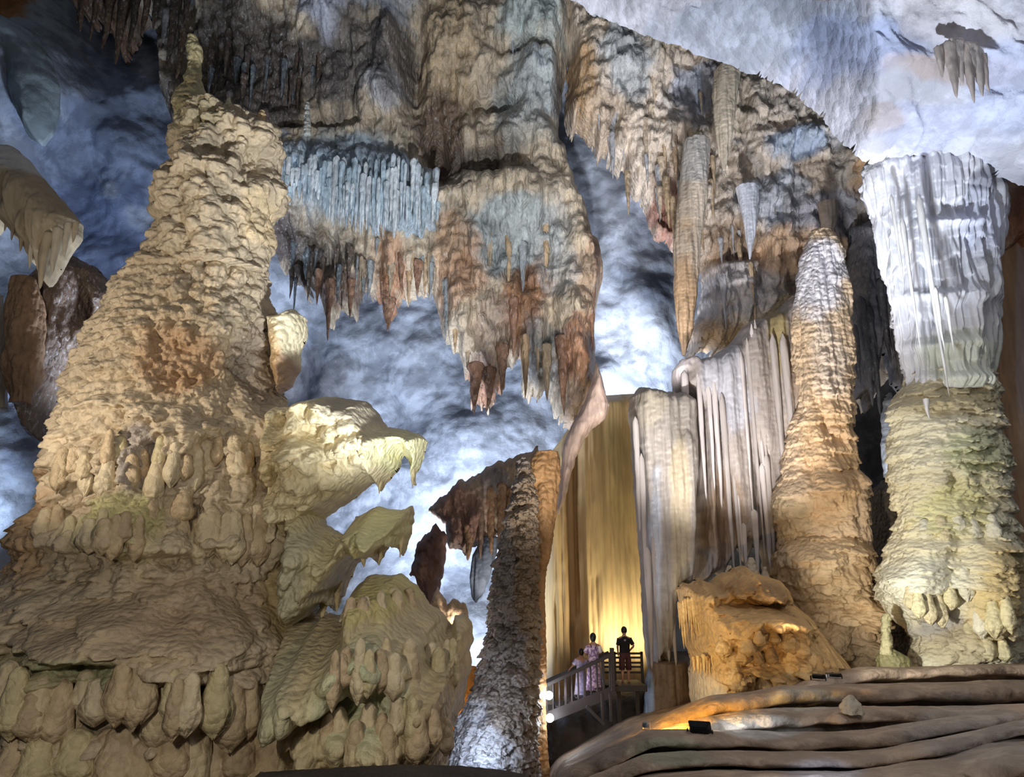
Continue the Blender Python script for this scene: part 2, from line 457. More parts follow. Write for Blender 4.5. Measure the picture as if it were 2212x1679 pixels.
def lobe_mesh(name, mat, c, seed, nt=20, nz=30):
    rs = np.random.RandomState(seed)
    th = np.linspace(0, 2 * np.pi, nt, endpoint=False); t = np.linspace(0, 1, nz)
    TH, T = np.meshgrid(th, t)
    r = np.sqrt(np.clip(T / .12, .0, 1)) * (.62 + .38 * sst(.1, .62, T)) * np.clip(1 - sst(.7, 1.02, T), 0, 1) ** .6
    fl = vnoise(np.cos(TH) * 3.2 + 9, np.sin(TH) * 3.2 + 9, T * .5, seed) - .5
    ring = fbm(T * 5 + seed, TH * .5, None, seed, 3)
    r = r * (1 + .16 * ring + .5 * fl * sst(.35, .8, T))
    r = r * (1 + .10 * np.abs(np.sin(TH * 5 + seed)) * sst(.5, .85, T))
    zt = -T - .10 * fl * sst(.6, 1, T)
    bx = .18 * fbm(T * 2.0, T * 0 + seed, None, seed + 3, 2) * T
    V = np.stack([r * np.cos(TH) + bx, r * np.sin(TH), zt], -1).reshape(-1, 3)
    i = np.arange(nz - 1)[:, None]; j = np.arange(nt)[None, :]; j2 = (j + 1) % nt
    Q = np.stack([(i * nt + j), ((i + 1) * nt + j), ((i + 1) * nt + j2), (i * nt + j2)], -1).reshape(-1, 4)
    col = np.tile(np.array(c), (len(V), 1)) * (1 + .16 * (vnoise(V[:, 2] * 6, V[:, 0] * 2, None, seed) - .5))[:, None]
    o = npmesh(name, V, Q, mat, None, col); me = o.data; bpy.data.objects.remove(o); return me

def surf(px, py, objs):
    a = Vector(P(px, py, 4.0)); d = (Vector(P(px, py, 60.0)) - a).normalized(); best = None
    for o in objs:
        ok, loc, nrm, idx = o.ray_cast(a, d)
        if ok and (best is None or loc.y < best): best = loc.y
    return best

def lobes(items, protos, objs, parent, rnd_, embed=.25, name='drip_lobe'):
    bpy.context.view_layer.update()
    for (x, y0, y1, w) in items:
        ys = [surf(x, y0 + (y1 - y0) * f, objs) for f in (.05, .35)]
        ys = [v for v in ys if v]
        if not ys: continue
        Y = min(ys)
        r = w * Y / F / 2
        Y = Y + r * embed
        a = Vector(P(x, y0, Y)); b = Vector(P(x, y1, Y))
        o = bpy.data.objects.new(name, protos[rnd_.randrange(len(protos))]); C.objects.link(o)
        o.scale = (r, r, a.z - b.z); o.rotation_euler = (0, 0, rnd_.random() * 6.28); o.parent = parent; o.location = a - Vector(parent.location)

# ------------------------------------------------------------------ the setting
TAN = rgb(180, 163, 137); BLU = rgb(168, 177, 194); GREYB = rgb(150, 165, 178); RUST = rgb(150, 110, 86); BEIGE = rgb(184, 169, 148)
DARK = rgb(84, 74, 68); WHT = rgb(226, 226, 230); BROWN = rgb(140, 108, 82); GRN = rgb(150, 156, 110); ICE = rgb(160, 192, 212)

def depth_field(pts, sig=260.0):
    def f(px, py):
        a = np.zeros_like(px, dtype=float); b = np.zeros_like(px, dtype=float)
        for (x, y, Y) in pts:
            w = 1.0 / (((px - x) ** 2 + (py - y) ** 2) / sig ** 2 + .25) ** 2
            a = a + w * Y; b = b + w
        return a / b
    return f

wall_depth = depth_field([(-300, 300, 25), (60, 200, 27), (250, 400, 31), (30, 1000, 26), (-200, 1300, 25), (300, 0, 31), (700, 300, 34), (950, 850, 35.5),
                          (700, 900, 36), (1100, 960, 33), (900, 1150, 34), (1000, 1400, 31), (1350, 500, 33.5), (1350, 750, 34), (1250, 300, 33), (1600, 400, 36),
                          (1600, 900, 36), (1880, 900, 40), (1900, 1200, 40), (2200, 800, 30), (2400, 900, 27), (1300, 1200, 36), (1250, 1700, 34), (900, 1700, 34), (2200, 1500, 30), (1300, 0, 30), (600, -200, 28), (2500, 300, 24)])
w = relief('wall_back', [(-420, -260), (2620, -260), (2620, 1760), (-420, 1760)], wall_depth, 0, 30, M['wall'],
    feats=[('noise', 6, 5, 1.1, 11), ('ridge', 3.6, 2.6, .2, 12), ('noise', 1.2, 1.0, .16, 13)],
    base=BLU,
    spots=[(60, 60, 110, 90, rgb(150, 160, 165), .8), (10, 20, 70, 50, rgb(170, 110, 40), .9), (240, 330, 160, 190, rgb(128, 142, 172), .8), (230, 520, 150, 120, rgb(110, 124, 160), .8),
           (680, 850, 90, 90, rgb(120, 118, 122), .6), (900, 700, 120, 90, rgb(170, 180, 200), .7), (1380, 640, 55, 60, rgb(120, 130, 150), .7), (1330, 680, 60, 60, rgb(196, 204, 220), .7),
           (1390, 740, 70, 60, rgb(205, 212, 225), .6), (1360, 460, 60, 100, rgb(190, 200, 222), .8), (60, 930, 60, 90, rgb(140, 150, 175), .7), (1880, 1000, 60, 260, rgb(110, 105, 105), .8)],
    lumps=[(70, 190, 75, 150, 2.4), (280, 330, 90, 160, 1.2), (620, 830, 60, 120, -1.2), (740, 820, 60, 110, .9), (900, 760, 110, 100, 1.1), (990, 930, 90, 70, .8), (1350, 420, 60, 90, .8), (1400, 660, 60, 90, 1.0), (820, 1010, 120, 60, .8), (1300, 820, 40, 50, 1.0)],
    step=5.0, sag=.1, seed=5, jag=0, edge=0, wob=.9)
struct(w)

# pale vault at the upper right that comes overhead towards the visitors
def vault_depth(px, py):
    yb = np.interp(px, [1150, 1290, 1400, 1550, 1650, 1750, 1850, 2000, 2300, 2600], [0, 35, 75, 130, 165, 230, 340, 330, 335, 335])
    t = np.clip((yb - py) / 420.0, -.2, 2.2)
    y0 = np.interp(px, [1150, 1700, 1860, 2200, 2600], [25.0, 22.4, 20.6, 19.6, 18.5])
    return y0 - (y0 * .27) * t + 1.0 * t * t
cl = relief('ceiling', [(1180, -320), (1200, -40), (1235, 0), (1290, 38), (1400, 78), (1480, 108), (1550, 132), (1650, 168), (1720, 205), (1770, 250), (1800, 290), (1850, 335), (1885, 352), (1920, 342), (1990, 335), (2080, 346), (2150, 380), (2200, 400), (2600, 420), (2600, -320)],
    vault_depth, .5, 45, M['ceil'],
    feats=[('noise', 5, 3.0, .5, 21), ('diag', 1.3, 5.0, .42, 22), ('noise', 1.0, 1.0, .14, 24), ('noise', .4, .4, .05, 23)],
    base=rgb(206, 208, 222),
    spots=[(1640, 90, 220, 60, rgb(176, 186, 206), .8), (1850, 150, 120, 60, rgb(165, 180, 220), .7), (1760, 12, 60, 18, rgb(176, 150, 128), .8), (2000, 200, 130, 25, rgb(196, 176, 168), .7), (2140, 230, 70, 90, rgb(180, 190, 222), .7),
           (2050, 60, 120, 60, rgb(214, 212, 218), .7), (1990, 90, 60, 40, rgb(170, 168, 178), .6), (1950, 300, 90, 30, rgb(190, 196, 226), .7), (1870, 295, 45, 22, rgb(176, 160, 150), .6)],
    lumps=[(1690, 130, 150, 60, .5), (1900, 190, 190, 50, .35), (1820, 280, 110, 50, .5), (2150, 290, 110, 50, .3), (1480, 60, 160, 50, .4), (1900, 330, 40, 14, -.4)],
    step=4.2, sag=.0, seed=6, jag=9, jagv=.4, along_vault=True, edge=.6, wob=.8)
struct(cl)

# ------------------------------------------------------------------ the great tan mound at the left
mound = thing('stalagmite_mound', P(350, 1600, 18.5), 'huge tan cone-shaped stalagmite mound with knobbly peak filling the left side', 'stalagmite')
BW = wt_band
core = body('cone',
    [(300, 568), (250, 622), (215, 700), (165, 760), (120, 830), (95, 900), (75, 960), (45, 1040), (30, 1100), (20, 1200), (-20, 1290), (-60, 1400), (-100, 1500), (-130, 1740)][0:0] +
    [(350, 535), (305, 565), (258, 622), (228, 700), (190, 760), (165, 830), (165, 900), (165, 960), (150, 1040), (140, 1100), (100, 1200), (30, 1290), (-50, 1400), (-90, 1500), (-130, 1740)],
    [(560, 535), (572, 570), (585, 620), (590, 680), (605, 760), (612, 850), (635, 960), (652, 1050), (665, 1150), (680, 1280), (690, 1350), (705, 1500), (720, 1740)],
    18.5, .8, M['tan'],
    feats=[('noise', 3.5, 3.0, .45, 31),
           ('bulb', .42, .34, .42, 32, BW(500, 900, 50)), ('bulb', .24, .2, .2, 43, BW(500, 1000, 50)),
           ('shingle', .55, .5, .34, 33, BW(640, 1180, 60)),
           ('drape', 1.25, 1.7, .6, 34, BW(890, 1210, 70)),
           ('drape', .50, .85, .5, 35, BW(920, 1215, 50)), ('icicle', .36, 1.1, .4, 45, BW(930, 1215, 50)),
           ('bulb', .26, .22, .2, 36, BW(560, 1250, 60)),
           ('bulb', 1.1, .7, .5, 37, BW(1200, 1440, 60)), ('bulb', .6, .4, .4, 46, BW(1180, 1460, 60)), ('shingle', .55, .32, .3, 42, BW(1200, 1450, 60)), ('bulb', .5, .4, .3, 44, BW(1400, 1750, 25)),
           ('drape', 1.1, 1.4, 1.1, 38, BW(1430, 1720, 18)),
           ('icicle', .42, 1.6, .6, 39, BW(1455, 1720, 18)),
           ('shingle', .3, .22, .12, 40), ('noise', .35, .3, .05, 41)],
    base=TAN,
    spots=[(560, 760, 60, 110, rgb(112, 100, 92), .6), (400, 780, 120, 70, rgb(166, 132, 98), .7), (250, 1350, 170, 60, rgb(170, 148, 120), .6), (120, 1420, 130, 60, rgb(166, 158, 118), .6), (230, 1410, 80, 36, rgb(140, 148, 112), .6),  # first grey spot paints the right-hand shadow, later greys the shaded recesses
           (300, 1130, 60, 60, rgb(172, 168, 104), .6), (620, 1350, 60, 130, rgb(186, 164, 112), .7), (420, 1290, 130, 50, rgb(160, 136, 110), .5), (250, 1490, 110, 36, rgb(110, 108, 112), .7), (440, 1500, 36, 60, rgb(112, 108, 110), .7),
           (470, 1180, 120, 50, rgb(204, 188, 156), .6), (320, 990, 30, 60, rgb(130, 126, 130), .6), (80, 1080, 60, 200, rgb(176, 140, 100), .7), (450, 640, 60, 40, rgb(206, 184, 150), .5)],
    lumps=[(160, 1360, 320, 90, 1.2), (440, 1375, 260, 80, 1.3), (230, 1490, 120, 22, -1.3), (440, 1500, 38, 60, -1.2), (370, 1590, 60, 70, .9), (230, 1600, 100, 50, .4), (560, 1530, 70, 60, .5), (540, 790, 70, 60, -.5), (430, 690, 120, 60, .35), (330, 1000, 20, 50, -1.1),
           (300, 1110, 50, 60, .6), (270, 880, 120, 40, .4), (450, 930, 120, 40, .5), (440, 1170, 150, 26, .4), (100, 1150, 70, 40, .4), (340, 1210, 120, 18, -.4)],
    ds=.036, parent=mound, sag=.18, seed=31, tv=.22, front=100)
tower = body('tower',
    [(395, 232), (386, 262), (384, 300), (386, 360), (372, 385), (343, 420), (334, 470), (343, 520), (322, 555), (300, 600)],
    [(470, 232), (562, 258), (598, 300), (600, 340), (590, 370), (614, 420), (600, 450), (576, 472), (585, 500), (580, 540), (566, 560), (575, 600)],
    18.5, .85, M['tan'],
    feats=[('noise', 1.2, 1.2, .25, 51), ('bulb', .62, .52, .62, 52), ('bulb', .32, .28, .3, 53), ('bulb', .2, .17, .12, 57), ('icicle', .3, .9, .22, 54, BW(270, 370, 20)), ('shingle', .2, .16, .06, 55), ('noise', .2, .2, .04, 56)],
    base=TAN, spots=[(430, 250, 60, 40, rgb(150, 140, 110), .6), (560, 480, 50, 60, rgb(212, 186, 142), .5)],
    lumps=[(545, 345, 36, 40, -.5), (430, 460, 60, 50, .35), (560, 300, 40, 34, .3), (420, 340, 30, 50, .3)],
    ds=.026, parent=mound, sag=.12, seed=51, tv=.3)
body('pinnacle',
    [(406, 78), (405, 110), (403, 150), (398, 180), (380, 205), (378, 235), (383, 275)],
    [(424, 78), (436, 105), (431, 150), (437, 185), (446, 215), (470, 240), (490, 275)],
    18.5, .9, M['tan'],
    feats=[('bulb', .35, .4, .26, 61), ('bulb', .16, .14, .1, 62), ('noise', .5, .5, .12, 63)], base=rgb(176, 164, 126),
    ds=.025, parent=mound, seed=61)
relief('side_knob', [(585, 690), (610, 688), (640, 674), (663, 690), (663, 720), (650, 770), (648, 800), (632, 835), (606, 852), (590, 800)], 18.2, .8, 38, M['tan'],
    feats=[('bulb', .32, .4, .22, 65), ('shingle', .16, .14, .07, 66)], base=rgb(214, 202, 168), spots=[(625, 830, 30, 50, rgb(150, 110, 90), .7), (600, 780, 24, 60, rgb(186, 148, 100), .6)], step=2.6, parent=mound, seed=65, close=True, jag=5, jagv=.25)
relief('shelf', [(585, 905), (612, 882), (645, 886), (690, 868), (730, 862), (770, 868), (802, 874), (822, 900), (838, 925), (880, 935), (908, 940), (926, 955), (916, 985), (904, 1015), (898, 1050), (890, 1045), (886, 1000), (876, 985), (862, 1012), (840, 1040), (822, 1062), (806, 1042), (786, 1060), (760, 1082), (730, 1100), (700, 1125), (640, 1150), (590, 1130)],
    17.6, 1.3, 70, M['tan'],
    feats=[('noise', 1.5, 1.2, .3, 71), ('bulb', .55, .5, .5, 72, lambda x, y: sst(800, 740, x)), ('shingle', .45, .4, .4, 73), ('bulb', .34, .3, .36, 76), ('bulb', .19, .16, .14, 74), ('drape', .35, .6, .4, 75, lambda x, y: sst(740, 820, x))],
    base=rgb(206, 192, 156), spots=[(790, 900, 50, 40, rgb(150, 142, 130), .6), (640, 1000, 50, 100, rgb(186, 166, 124), .7), (880, 1000, 50, 60, rgb(200, 200, 150), .6)],
    lumps=[(700, 900, 80, 40, .6), (820, 960, 60, 50, .4), (680, 1010, 80, 40, .5), (640, 930, 30, 40, -.5), (620, 1040, 30, 60, -.4)], step=2.8, parent=mound, seed=71, close=True, jag=7, jagv=.25, tv=.25)
lows = relief('lower_shelf', [(640, 1100), (690, 1095), (705, 1135), (745, 1158), (772, 1118), (820, 1096), (868, 1104), (893, 1092), (897, 1120), (884, 1160), (872, 1204), (860, 1190), (846, 1176), (820, 1222), (806, 1192), (782, 1212), (752, 1262), (735, 1306), (728, 1324), (716, 1296), (690, 1330), (655, 1340), (640, 1250)],
    17.5, 1.2, 60, M['tan'],
    feats=[('noise', 1.5, 1.2, .3, 81), ('drape', .8, 1.1, .7, 82), ('drape', .35, .6, .4, 83), ('bulb', .42, .38, .4, 85), ('bulb', .22, .19, .2, 84)],
    base=rgb(188, 176, 138), spots=[(850, 1140, 50, 50, rgb(196, 194, 140), .6), (690, 1200, 40, 90, rgb(160, 156, 132), .7)],
    lumps=[(700, 1180, 40, 60, .4), (810, 1140, 60, 30, .5)], step=2.8, parent=mound, seed=81, close=True, jag=7, jagv=.25)
foot_t = thing('flowstone_boss', P(840, 1640, 17), 'grey green flowstone boss with drip lobes at the right foot of the mound', 'flowstone')
foot = relief('foot_shelf', [(640, 1335), (690, 1345), (712, 1325), (760, 1330), (768, 1275), (800, 1242), (862, 1240), (898, 1262), (930, 1305), (960, 1325), (975, 1356), (985, 1330), (1004, 1326), (1018, 1345), (1019, 1400), (1012, 1480), (998, 1530), (978, 1580), (968, 1620), (968, 1670), (985, 1760), (640, 1760)],
    17.2, 1.9, 90, M['tan'],
    feats=[('noise', 2, 2, .35, 91), ('drape', 1.4, 1.7, 1.1, 92), ('drape', .55, .9, .6, 93), ('bulb', .45, .42, .45, 95), ('bulb', .2, .18, .08, 94)],
    base=rgb(182, 166, 130), spots=[(850, 1400, 80, 90, rgb(176, 182, 150), .7), (970, 1500, 50, 130, rgb(150, 128, 96), .8), (780, 1610, 160, 60, rgb(140, 122, 98), .7), (700, 1400, 50, 60, rgb(160, 162, 134), .6), (860, 1270, 60, 30, rgb(190, 180, 110), .6)],
    lumps=[(850, 1350, 100, 36, 1.0), (830, 1270, 70, 24, .7), (720, 1320, 60, 14, -1.3), (850, 1480, 90, 30, .5), (740, 1400, 60, 60, .5), (700, 1560, 30, 60, -1.0), (800, 1590, 60, 40, .4), (960, 1420, 50, 60, .5)], step=2.8, parent=foot_t, seed=91, close=True, jag=7, jagv=.25, tv=.2)
ms = Spikes(M['tan'], [rgb(200, 184, 146), rgb(186, 168, 128)], 5, knob=.2, flute=.5, blunt=.6)
for (x, y0, y1, w, Y) in [(895, 960, 1056, 16, 17.2), (822, 1030, 1068, 14, 17.2), (700, 1290, 1345, 22, 16.9), (730, 1260, 1325, 18, 16.9), (868, 1150, 1206, 12, 16.7), (786, 1180, 1226, 26, 16.9), (822, 1180, 1222, 18, 16.9)]:
    ms.hang(x, y0 - 10, y1, w, Y, mound)

lr = random.Random(11)
LB = [lobe_mesh('drip_lobe', M['tan'], c, 40 + i) for i, c in enumerate([rgb(184, 163, 132), rgb(192, 174, 142), rgb(170, 150, 120), rgb(186, 172, 134), rgb(180, 158, 126), rgb(196, 180, 150)])]
it = []
for k in range(24):
    x = 130 + 510 * (k + lr.random()) / 24; y = lr.uniform(925, 990); l = lr.uniform(60, 110); it.append((x, y, y + l, lr.uniform(28, 50)))
for k in range(26):
    x = 100 + 550 * (k + lr.random()) / 26; y = lr.uniform(1060, 1120); l = lr.uniform(70, 125); it.append((x, y, y + l, lr.uniform(30, 52)))
for k in range(30):
    x = -5 + 690 * (k + lr.random()) / 30; y = lr.uniform(1425, 1500); l = lr.uniform(80, 170); it.append((x, y, y + l, lr.uniform(36, 70)))
for k in range(14):
    x = 20 + 660 * (k + lr.random()) / 14; y = lr.uniform(1540, 1600); l = lr.uniform(110, 190); it.append((x, y, y + l, lr.uniform(60, 105)))
lobes(it, LB, [core], mound, lr)
it = []
for k in range(14):
    x = 705 + 290 * (k + lr.random()) / 14; y = lr.uniform(1395, 1440) - 20; l = lr.uniform(80, 150); it.append((x, y, y + l, lr.uniform(26, 46)))
for k in range(12):
    x = 700 + 270 * (k + lr.random()) / 12; y = lr.uniform(1500, 1560); l = lr.uniform(80, 140); it.append((x, y, y + l, lr.uniform(30, 56)))
for k in range(9):
    x = 700 + 200 * (k + lr.random()) / 9; y = lr.uniform(1265, 1290); l = lr.uniform(50, 90); it.append((x, y, y + l, lr.uniform(24, 40)))
lobes(it, LB, [foot], foot_t, lr)

small = [('slender white stalagmite standing on the left end of the tower ledge', (494, 212, 262, 14), 18.3), ('knotty pale stalagmite standing above the blue icicle curtain', (664, 222, 292, 13), 26.6), ]
def stalagmite(label, px, y0, y1, w, Y, c, name='stalagmite', seed=1, mat='tan'):
    L = [(px - w * .28, y0), (px - w * .42, y0 + (y1 - y0) * .15), (px - w * .45, (y0 + y1) / 2), (px - w * .6, y1)]
    R = [(px + w * .28, y0), (px + w * .42, y0 + (y1 - y0) * .15), (px + w * .45, (y0 + y1) / 2), (px + w * .6, y1)]
    o = body(name, L, R, Y, 1.0, M[mat], feats=[('shingle', .14, .13, .09, seed), ('noise', .2, .2, .05, seed + 1)], base=c, ds=.018 * Y / 18, seed=seed)
    return tag(o, label, 'stalagmite')
stalagmite(small[0][0], *small[0][1], 18.3, rgb(206, 192, 160), seed=101)
stalagmite(small[1][0], *small[1][1], 25.4, rgb(190, 190, 182), seed=102)
stalagmite('small knobby stalagmite perched on the right end of the tower ledge', 565, 240, 285, 20, 18.0, rgb(186, 160, 120), seed=103)

# ------------------------------------------------------------------ hanging mass in the middle
def ymass(px, py): return 30.0 - .0008 * (px - 800) + .0014 * (py - 400)
mass = thing('hanging_rock_mass', P(850, 100, 30), 'huge crusted dripstone mass hanging from the ceiling centre, dark at left, rusty below', 'dripstone')
relief('dripstone_mass',
    [(150, -260), (165, 20), (200, 60), (250, 85), (268, 110), (280, 138), (296, 110), (330, 60), (352, 70), (360, 200), (372, 235), (384, 300), (420, 420), (560, 520), (600, 560), (640, 600), (668, 650), (690, 640), (706, 690), (716, 735), (728, 700), (740, 655), (770, 690), (790, 640), (815, 640), (832, 660), (842, 716), (852, 690), (880, 650), (905, 632), (940, 645), (950, 700), (958, 745), (985, 760), (1003, 800), (1022, 830), (1014, 870), (1018, 892), (1028, 880), (1040, 884), (1052, 892), (1066, 868), (1086, 850), (1098, 790), (1125, 776), (1132, 850), (1140, 870), (1170, 850), (1186, 862), (1196, 920), (1230, 930), (1268, 890), (1290, 850), (1284, 780), (1290, 650), (1306, 590), (1290, 540), (1262, 470), (1236, 400), (1216, 330), (1206, 290), (1214, 200), (1232, 110), (1238, 30), (1210, -40), (1190, -260)],
    ymass, 1.6, 55, M['crust'],
    feats=[('noise', 3.5, 3.5, .7, 111), ('ridge', 1.8, 2.4, .3, 112), ('icicle', .75, 2.6, .7, 113), ('icicle', .36, 1.3, .42, 114), ('icicle', .2, .7, .2, 115), ('bulb', .5, .4, .2, 116), ('noise', .3, .35, .16, 117)],
    base=BEIGE,
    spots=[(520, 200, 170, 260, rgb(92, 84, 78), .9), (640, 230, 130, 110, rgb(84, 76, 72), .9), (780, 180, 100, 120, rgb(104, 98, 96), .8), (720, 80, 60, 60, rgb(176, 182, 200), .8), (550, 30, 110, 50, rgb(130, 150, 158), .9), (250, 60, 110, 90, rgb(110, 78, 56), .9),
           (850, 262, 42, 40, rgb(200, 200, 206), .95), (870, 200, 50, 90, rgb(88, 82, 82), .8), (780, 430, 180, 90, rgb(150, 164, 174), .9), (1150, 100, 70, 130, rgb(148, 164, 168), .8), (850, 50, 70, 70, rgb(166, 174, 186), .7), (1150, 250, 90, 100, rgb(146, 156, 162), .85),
           (980, 200, 60, 160, rgb(176, 154, 122), .7), (960, 360, 60, 90, rgb(90, 70, 58), .85), (1060, 390, 80, 50, rgb(84, 72, 62), .8), (1130, 330, 80, 50, rgb(150, 150, 146), .7), (1100, 450, 110, 60, rgb(168, 154, 134), .7), (900, 520, 60, 60, rgb(140, 156, 158), .7),  # darkest browns put the shade of the hollows into the stone colour
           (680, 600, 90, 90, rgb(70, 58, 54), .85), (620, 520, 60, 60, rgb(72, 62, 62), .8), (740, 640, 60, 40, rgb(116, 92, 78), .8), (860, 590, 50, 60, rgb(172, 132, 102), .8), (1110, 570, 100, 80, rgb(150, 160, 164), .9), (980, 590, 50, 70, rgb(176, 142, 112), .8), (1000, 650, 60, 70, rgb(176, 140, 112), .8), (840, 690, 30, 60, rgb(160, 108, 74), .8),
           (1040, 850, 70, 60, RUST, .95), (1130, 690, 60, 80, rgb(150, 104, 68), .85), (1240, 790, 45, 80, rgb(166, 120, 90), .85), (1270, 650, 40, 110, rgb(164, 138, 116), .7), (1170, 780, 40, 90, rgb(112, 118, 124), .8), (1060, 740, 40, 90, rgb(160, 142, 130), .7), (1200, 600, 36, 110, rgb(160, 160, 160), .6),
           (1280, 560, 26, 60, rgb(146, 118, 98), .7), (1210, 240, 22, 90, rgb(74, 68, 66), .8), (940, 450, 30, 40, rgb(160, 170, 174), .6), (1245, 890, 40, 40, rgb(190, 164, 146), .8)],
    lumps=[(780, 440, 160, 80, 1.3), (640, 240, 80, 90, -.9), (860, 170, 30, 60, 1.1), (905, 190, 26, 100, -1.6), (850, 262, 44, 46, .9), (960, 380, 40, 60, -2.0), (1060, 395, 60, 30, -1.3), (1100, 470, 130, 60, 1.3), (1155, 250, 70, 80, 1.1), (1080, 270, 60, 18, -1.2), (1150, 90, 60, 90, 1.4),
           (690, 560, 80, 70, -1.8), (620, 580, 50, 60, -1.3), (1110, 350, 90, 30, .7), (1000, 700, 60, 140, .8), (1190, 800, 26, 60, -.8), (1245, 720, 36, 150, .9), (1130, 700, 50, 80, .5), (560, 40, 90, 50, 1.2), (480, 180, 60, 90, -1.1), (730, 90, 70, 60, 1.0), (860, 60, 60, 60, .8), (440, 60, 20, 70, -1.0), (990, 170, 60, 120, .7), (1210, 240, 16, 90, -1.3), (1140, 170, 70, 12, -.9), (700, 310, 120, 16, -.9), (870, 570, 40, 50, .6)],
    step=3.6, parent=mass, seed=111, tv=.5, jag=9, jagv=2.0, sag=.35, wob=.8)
icicle = thing('icicle_curtain', P(780, 330, 27.3), 'pale blue curtain of thin icicle stalactites hanging beside the tower top', 'stalactites')
icm = Spikes(M['crust'], [rgb(206, 218, 228), rgb(180, 200, 214), rgb(220, 228, 234)], 7, knob=.25, flute=.5)
relief('ledge', [(596, 330), (640, 322), (700, 330), (760, 345), (800, 332), (850, 345), (900, 360), (945, 385), (958, 420), (950, 470), (940, 500), (880, 530), (820, 510), (760, 470), (700, 430), (640, 410), (600, 400)], 28.2, 1.3, 40, M['crust'],
    feats=[('icicle', .3, 1.6, .5, 121), ('icicle', .16, .9, .22, 122), ('bulb', .3, .3, .12, 123)], base=rgb(158, 172, 184), spots=[(930, 440, 40, 70, rgb(160, 168, 166), .8), (620, 350, 60, 20, rgb(196, 206, 216), .6)], step=3, parent=icicle, seed=121, tv=.4, jag=8)
rr = random.Random(4)
for i in range(90):
    x = 600 + 350 * (i + rr.random()) / 90
    yt = 330 + rr.random() * 80 + max(0, (x - 880)) * .4
    yb = np.interp(x, [600, 640, 680, 720, 760, 800, 850, 900, 950], [400, 410, 440, 470, 495, 500, 500, 490, 470]) + rr.uniform(-45, 20)
    icm.hang(x, yt, max(yb, yt + 40), rr.uniform(8, 17), 26.0 + rr.random() * .3, icicle)
# individual stalactites of the middle mass, as its parts
mk = Spikes(M['crust'], [rgb(172, 154, 130), rgb(146, 152, 156), rgb(186, 160, 128)], 9, knob=.3, flute=.6, blunt=.7)
mr_ = Spikes(M['crust'], [rgb(154, 118, 96), rgb(140, 108, 88)], 10, knob=.35, flute=.6, blunt=.7)
md_ = Spikes(M['crust'], [rgb(80, 70, 66), rgb(100, 86, 76), rgb(96, 104, 110)], 12, knob=.3, flute=.6, blunt=.7)
for i in range(30):
    x = rr.uniform(450, 720); y = rr.uniform(60, 170); md_.hang(x, y, y + rr.uniform(50, 110), rr.uniform(10, 24), 27.6 + rr.random(), mass)
for i in range(26):
    x = rr.uniform(1090, 1190); y = rr.uniform(-30, 60); mk.hang(x, y, y + rr.uniform(60, 120), rr.uniform(8, 18), 26.9 + rr.random() * .6, mass, pick=rr.choice([3, 4, 5]))
for i in range(34):
    x = rr.uniform(620, 960); y = rr.uniform(500, 600); (md_ if x < 760 else mk).hang(x, y, y + rr.uniform(40, 100), rr.uniform(8, 20), 28 + rr.random() * .5, mass)
for i in range(10):
    x = rr.uniform(830, 920); y = rr.uniform(-20, 20); mk.hang(x, y, y + rr.uniform(60, 100), rr.uniform(8, 16), 27.2 + rr.random() * .5, mass, pick=rr.choice([3, 4, 5]))
hang2 = thing('rusty_stalactite_cluster', P(1130, 500, 28), 'cluster of rust orange and blue grey stalactites hanging over the blue hollow', 'stalactites')
for (x, y0, y1, w, k_) in [(842, 640, 718, 30, 'r'), (716, 600, 738, 24, 'r'), (1028, 780, 896, 34, 'r'), (1056, 790, 893, 30, 'r'), (1085, 740, 855, 28, 'r'), (1012, 700, 800, 22, 'k'), (985, 640, 765, 26, 'k'), (965, 600, 740, 20, 'k'), (1046, 640, 760, 22, 'k'), (1075, 600, 740, 18, 'k'), (1110, 640, 775, 26, 'r'),
                           (1135, 720, 862, 26, 'k'), (1160, 620, 810, 28, 'k'), (1180, 740, 868, 30, 'k'), (1205, 560, 760, 26, 'k'), (1230, 600, 790, 26, 'r'), (1255, 640, 850, 30, 'r'), (1275, 560, 760, 24, 'r'), (1098, 500, 640, 22, 'k'), (1060, 500, 620, 18, 'k'), (1130, 520, 640, 22, 'k'), (1150, 500, 620, 16, 'k'), (1180, 480, 620, 20, 'k'),
                           (1030, 520, 640, 16, 'k'), (905, 560, 640, 22, 'r'), (870, 540, 640, 22, 'r'), (800, 560, 650, 20, 'k'), (760, 600, 690, 20, 'r'), (690, 580, 660, 18, 'r'), (930, 560, 650, 16, 'k'), (1215, 720, 900, 30, 'r'), (1240, 760, 930, 26, 'k'), (1000, 560, 660, 20, 'r'), (1120, 430, 540, 20, 'k'), (1080, 440, 520, 16, 'k')]:
    (mr_ if k_ == 'r' else mk).hang(x, y0, y1, w, 27.9 + rr.random() * .5, hang2)

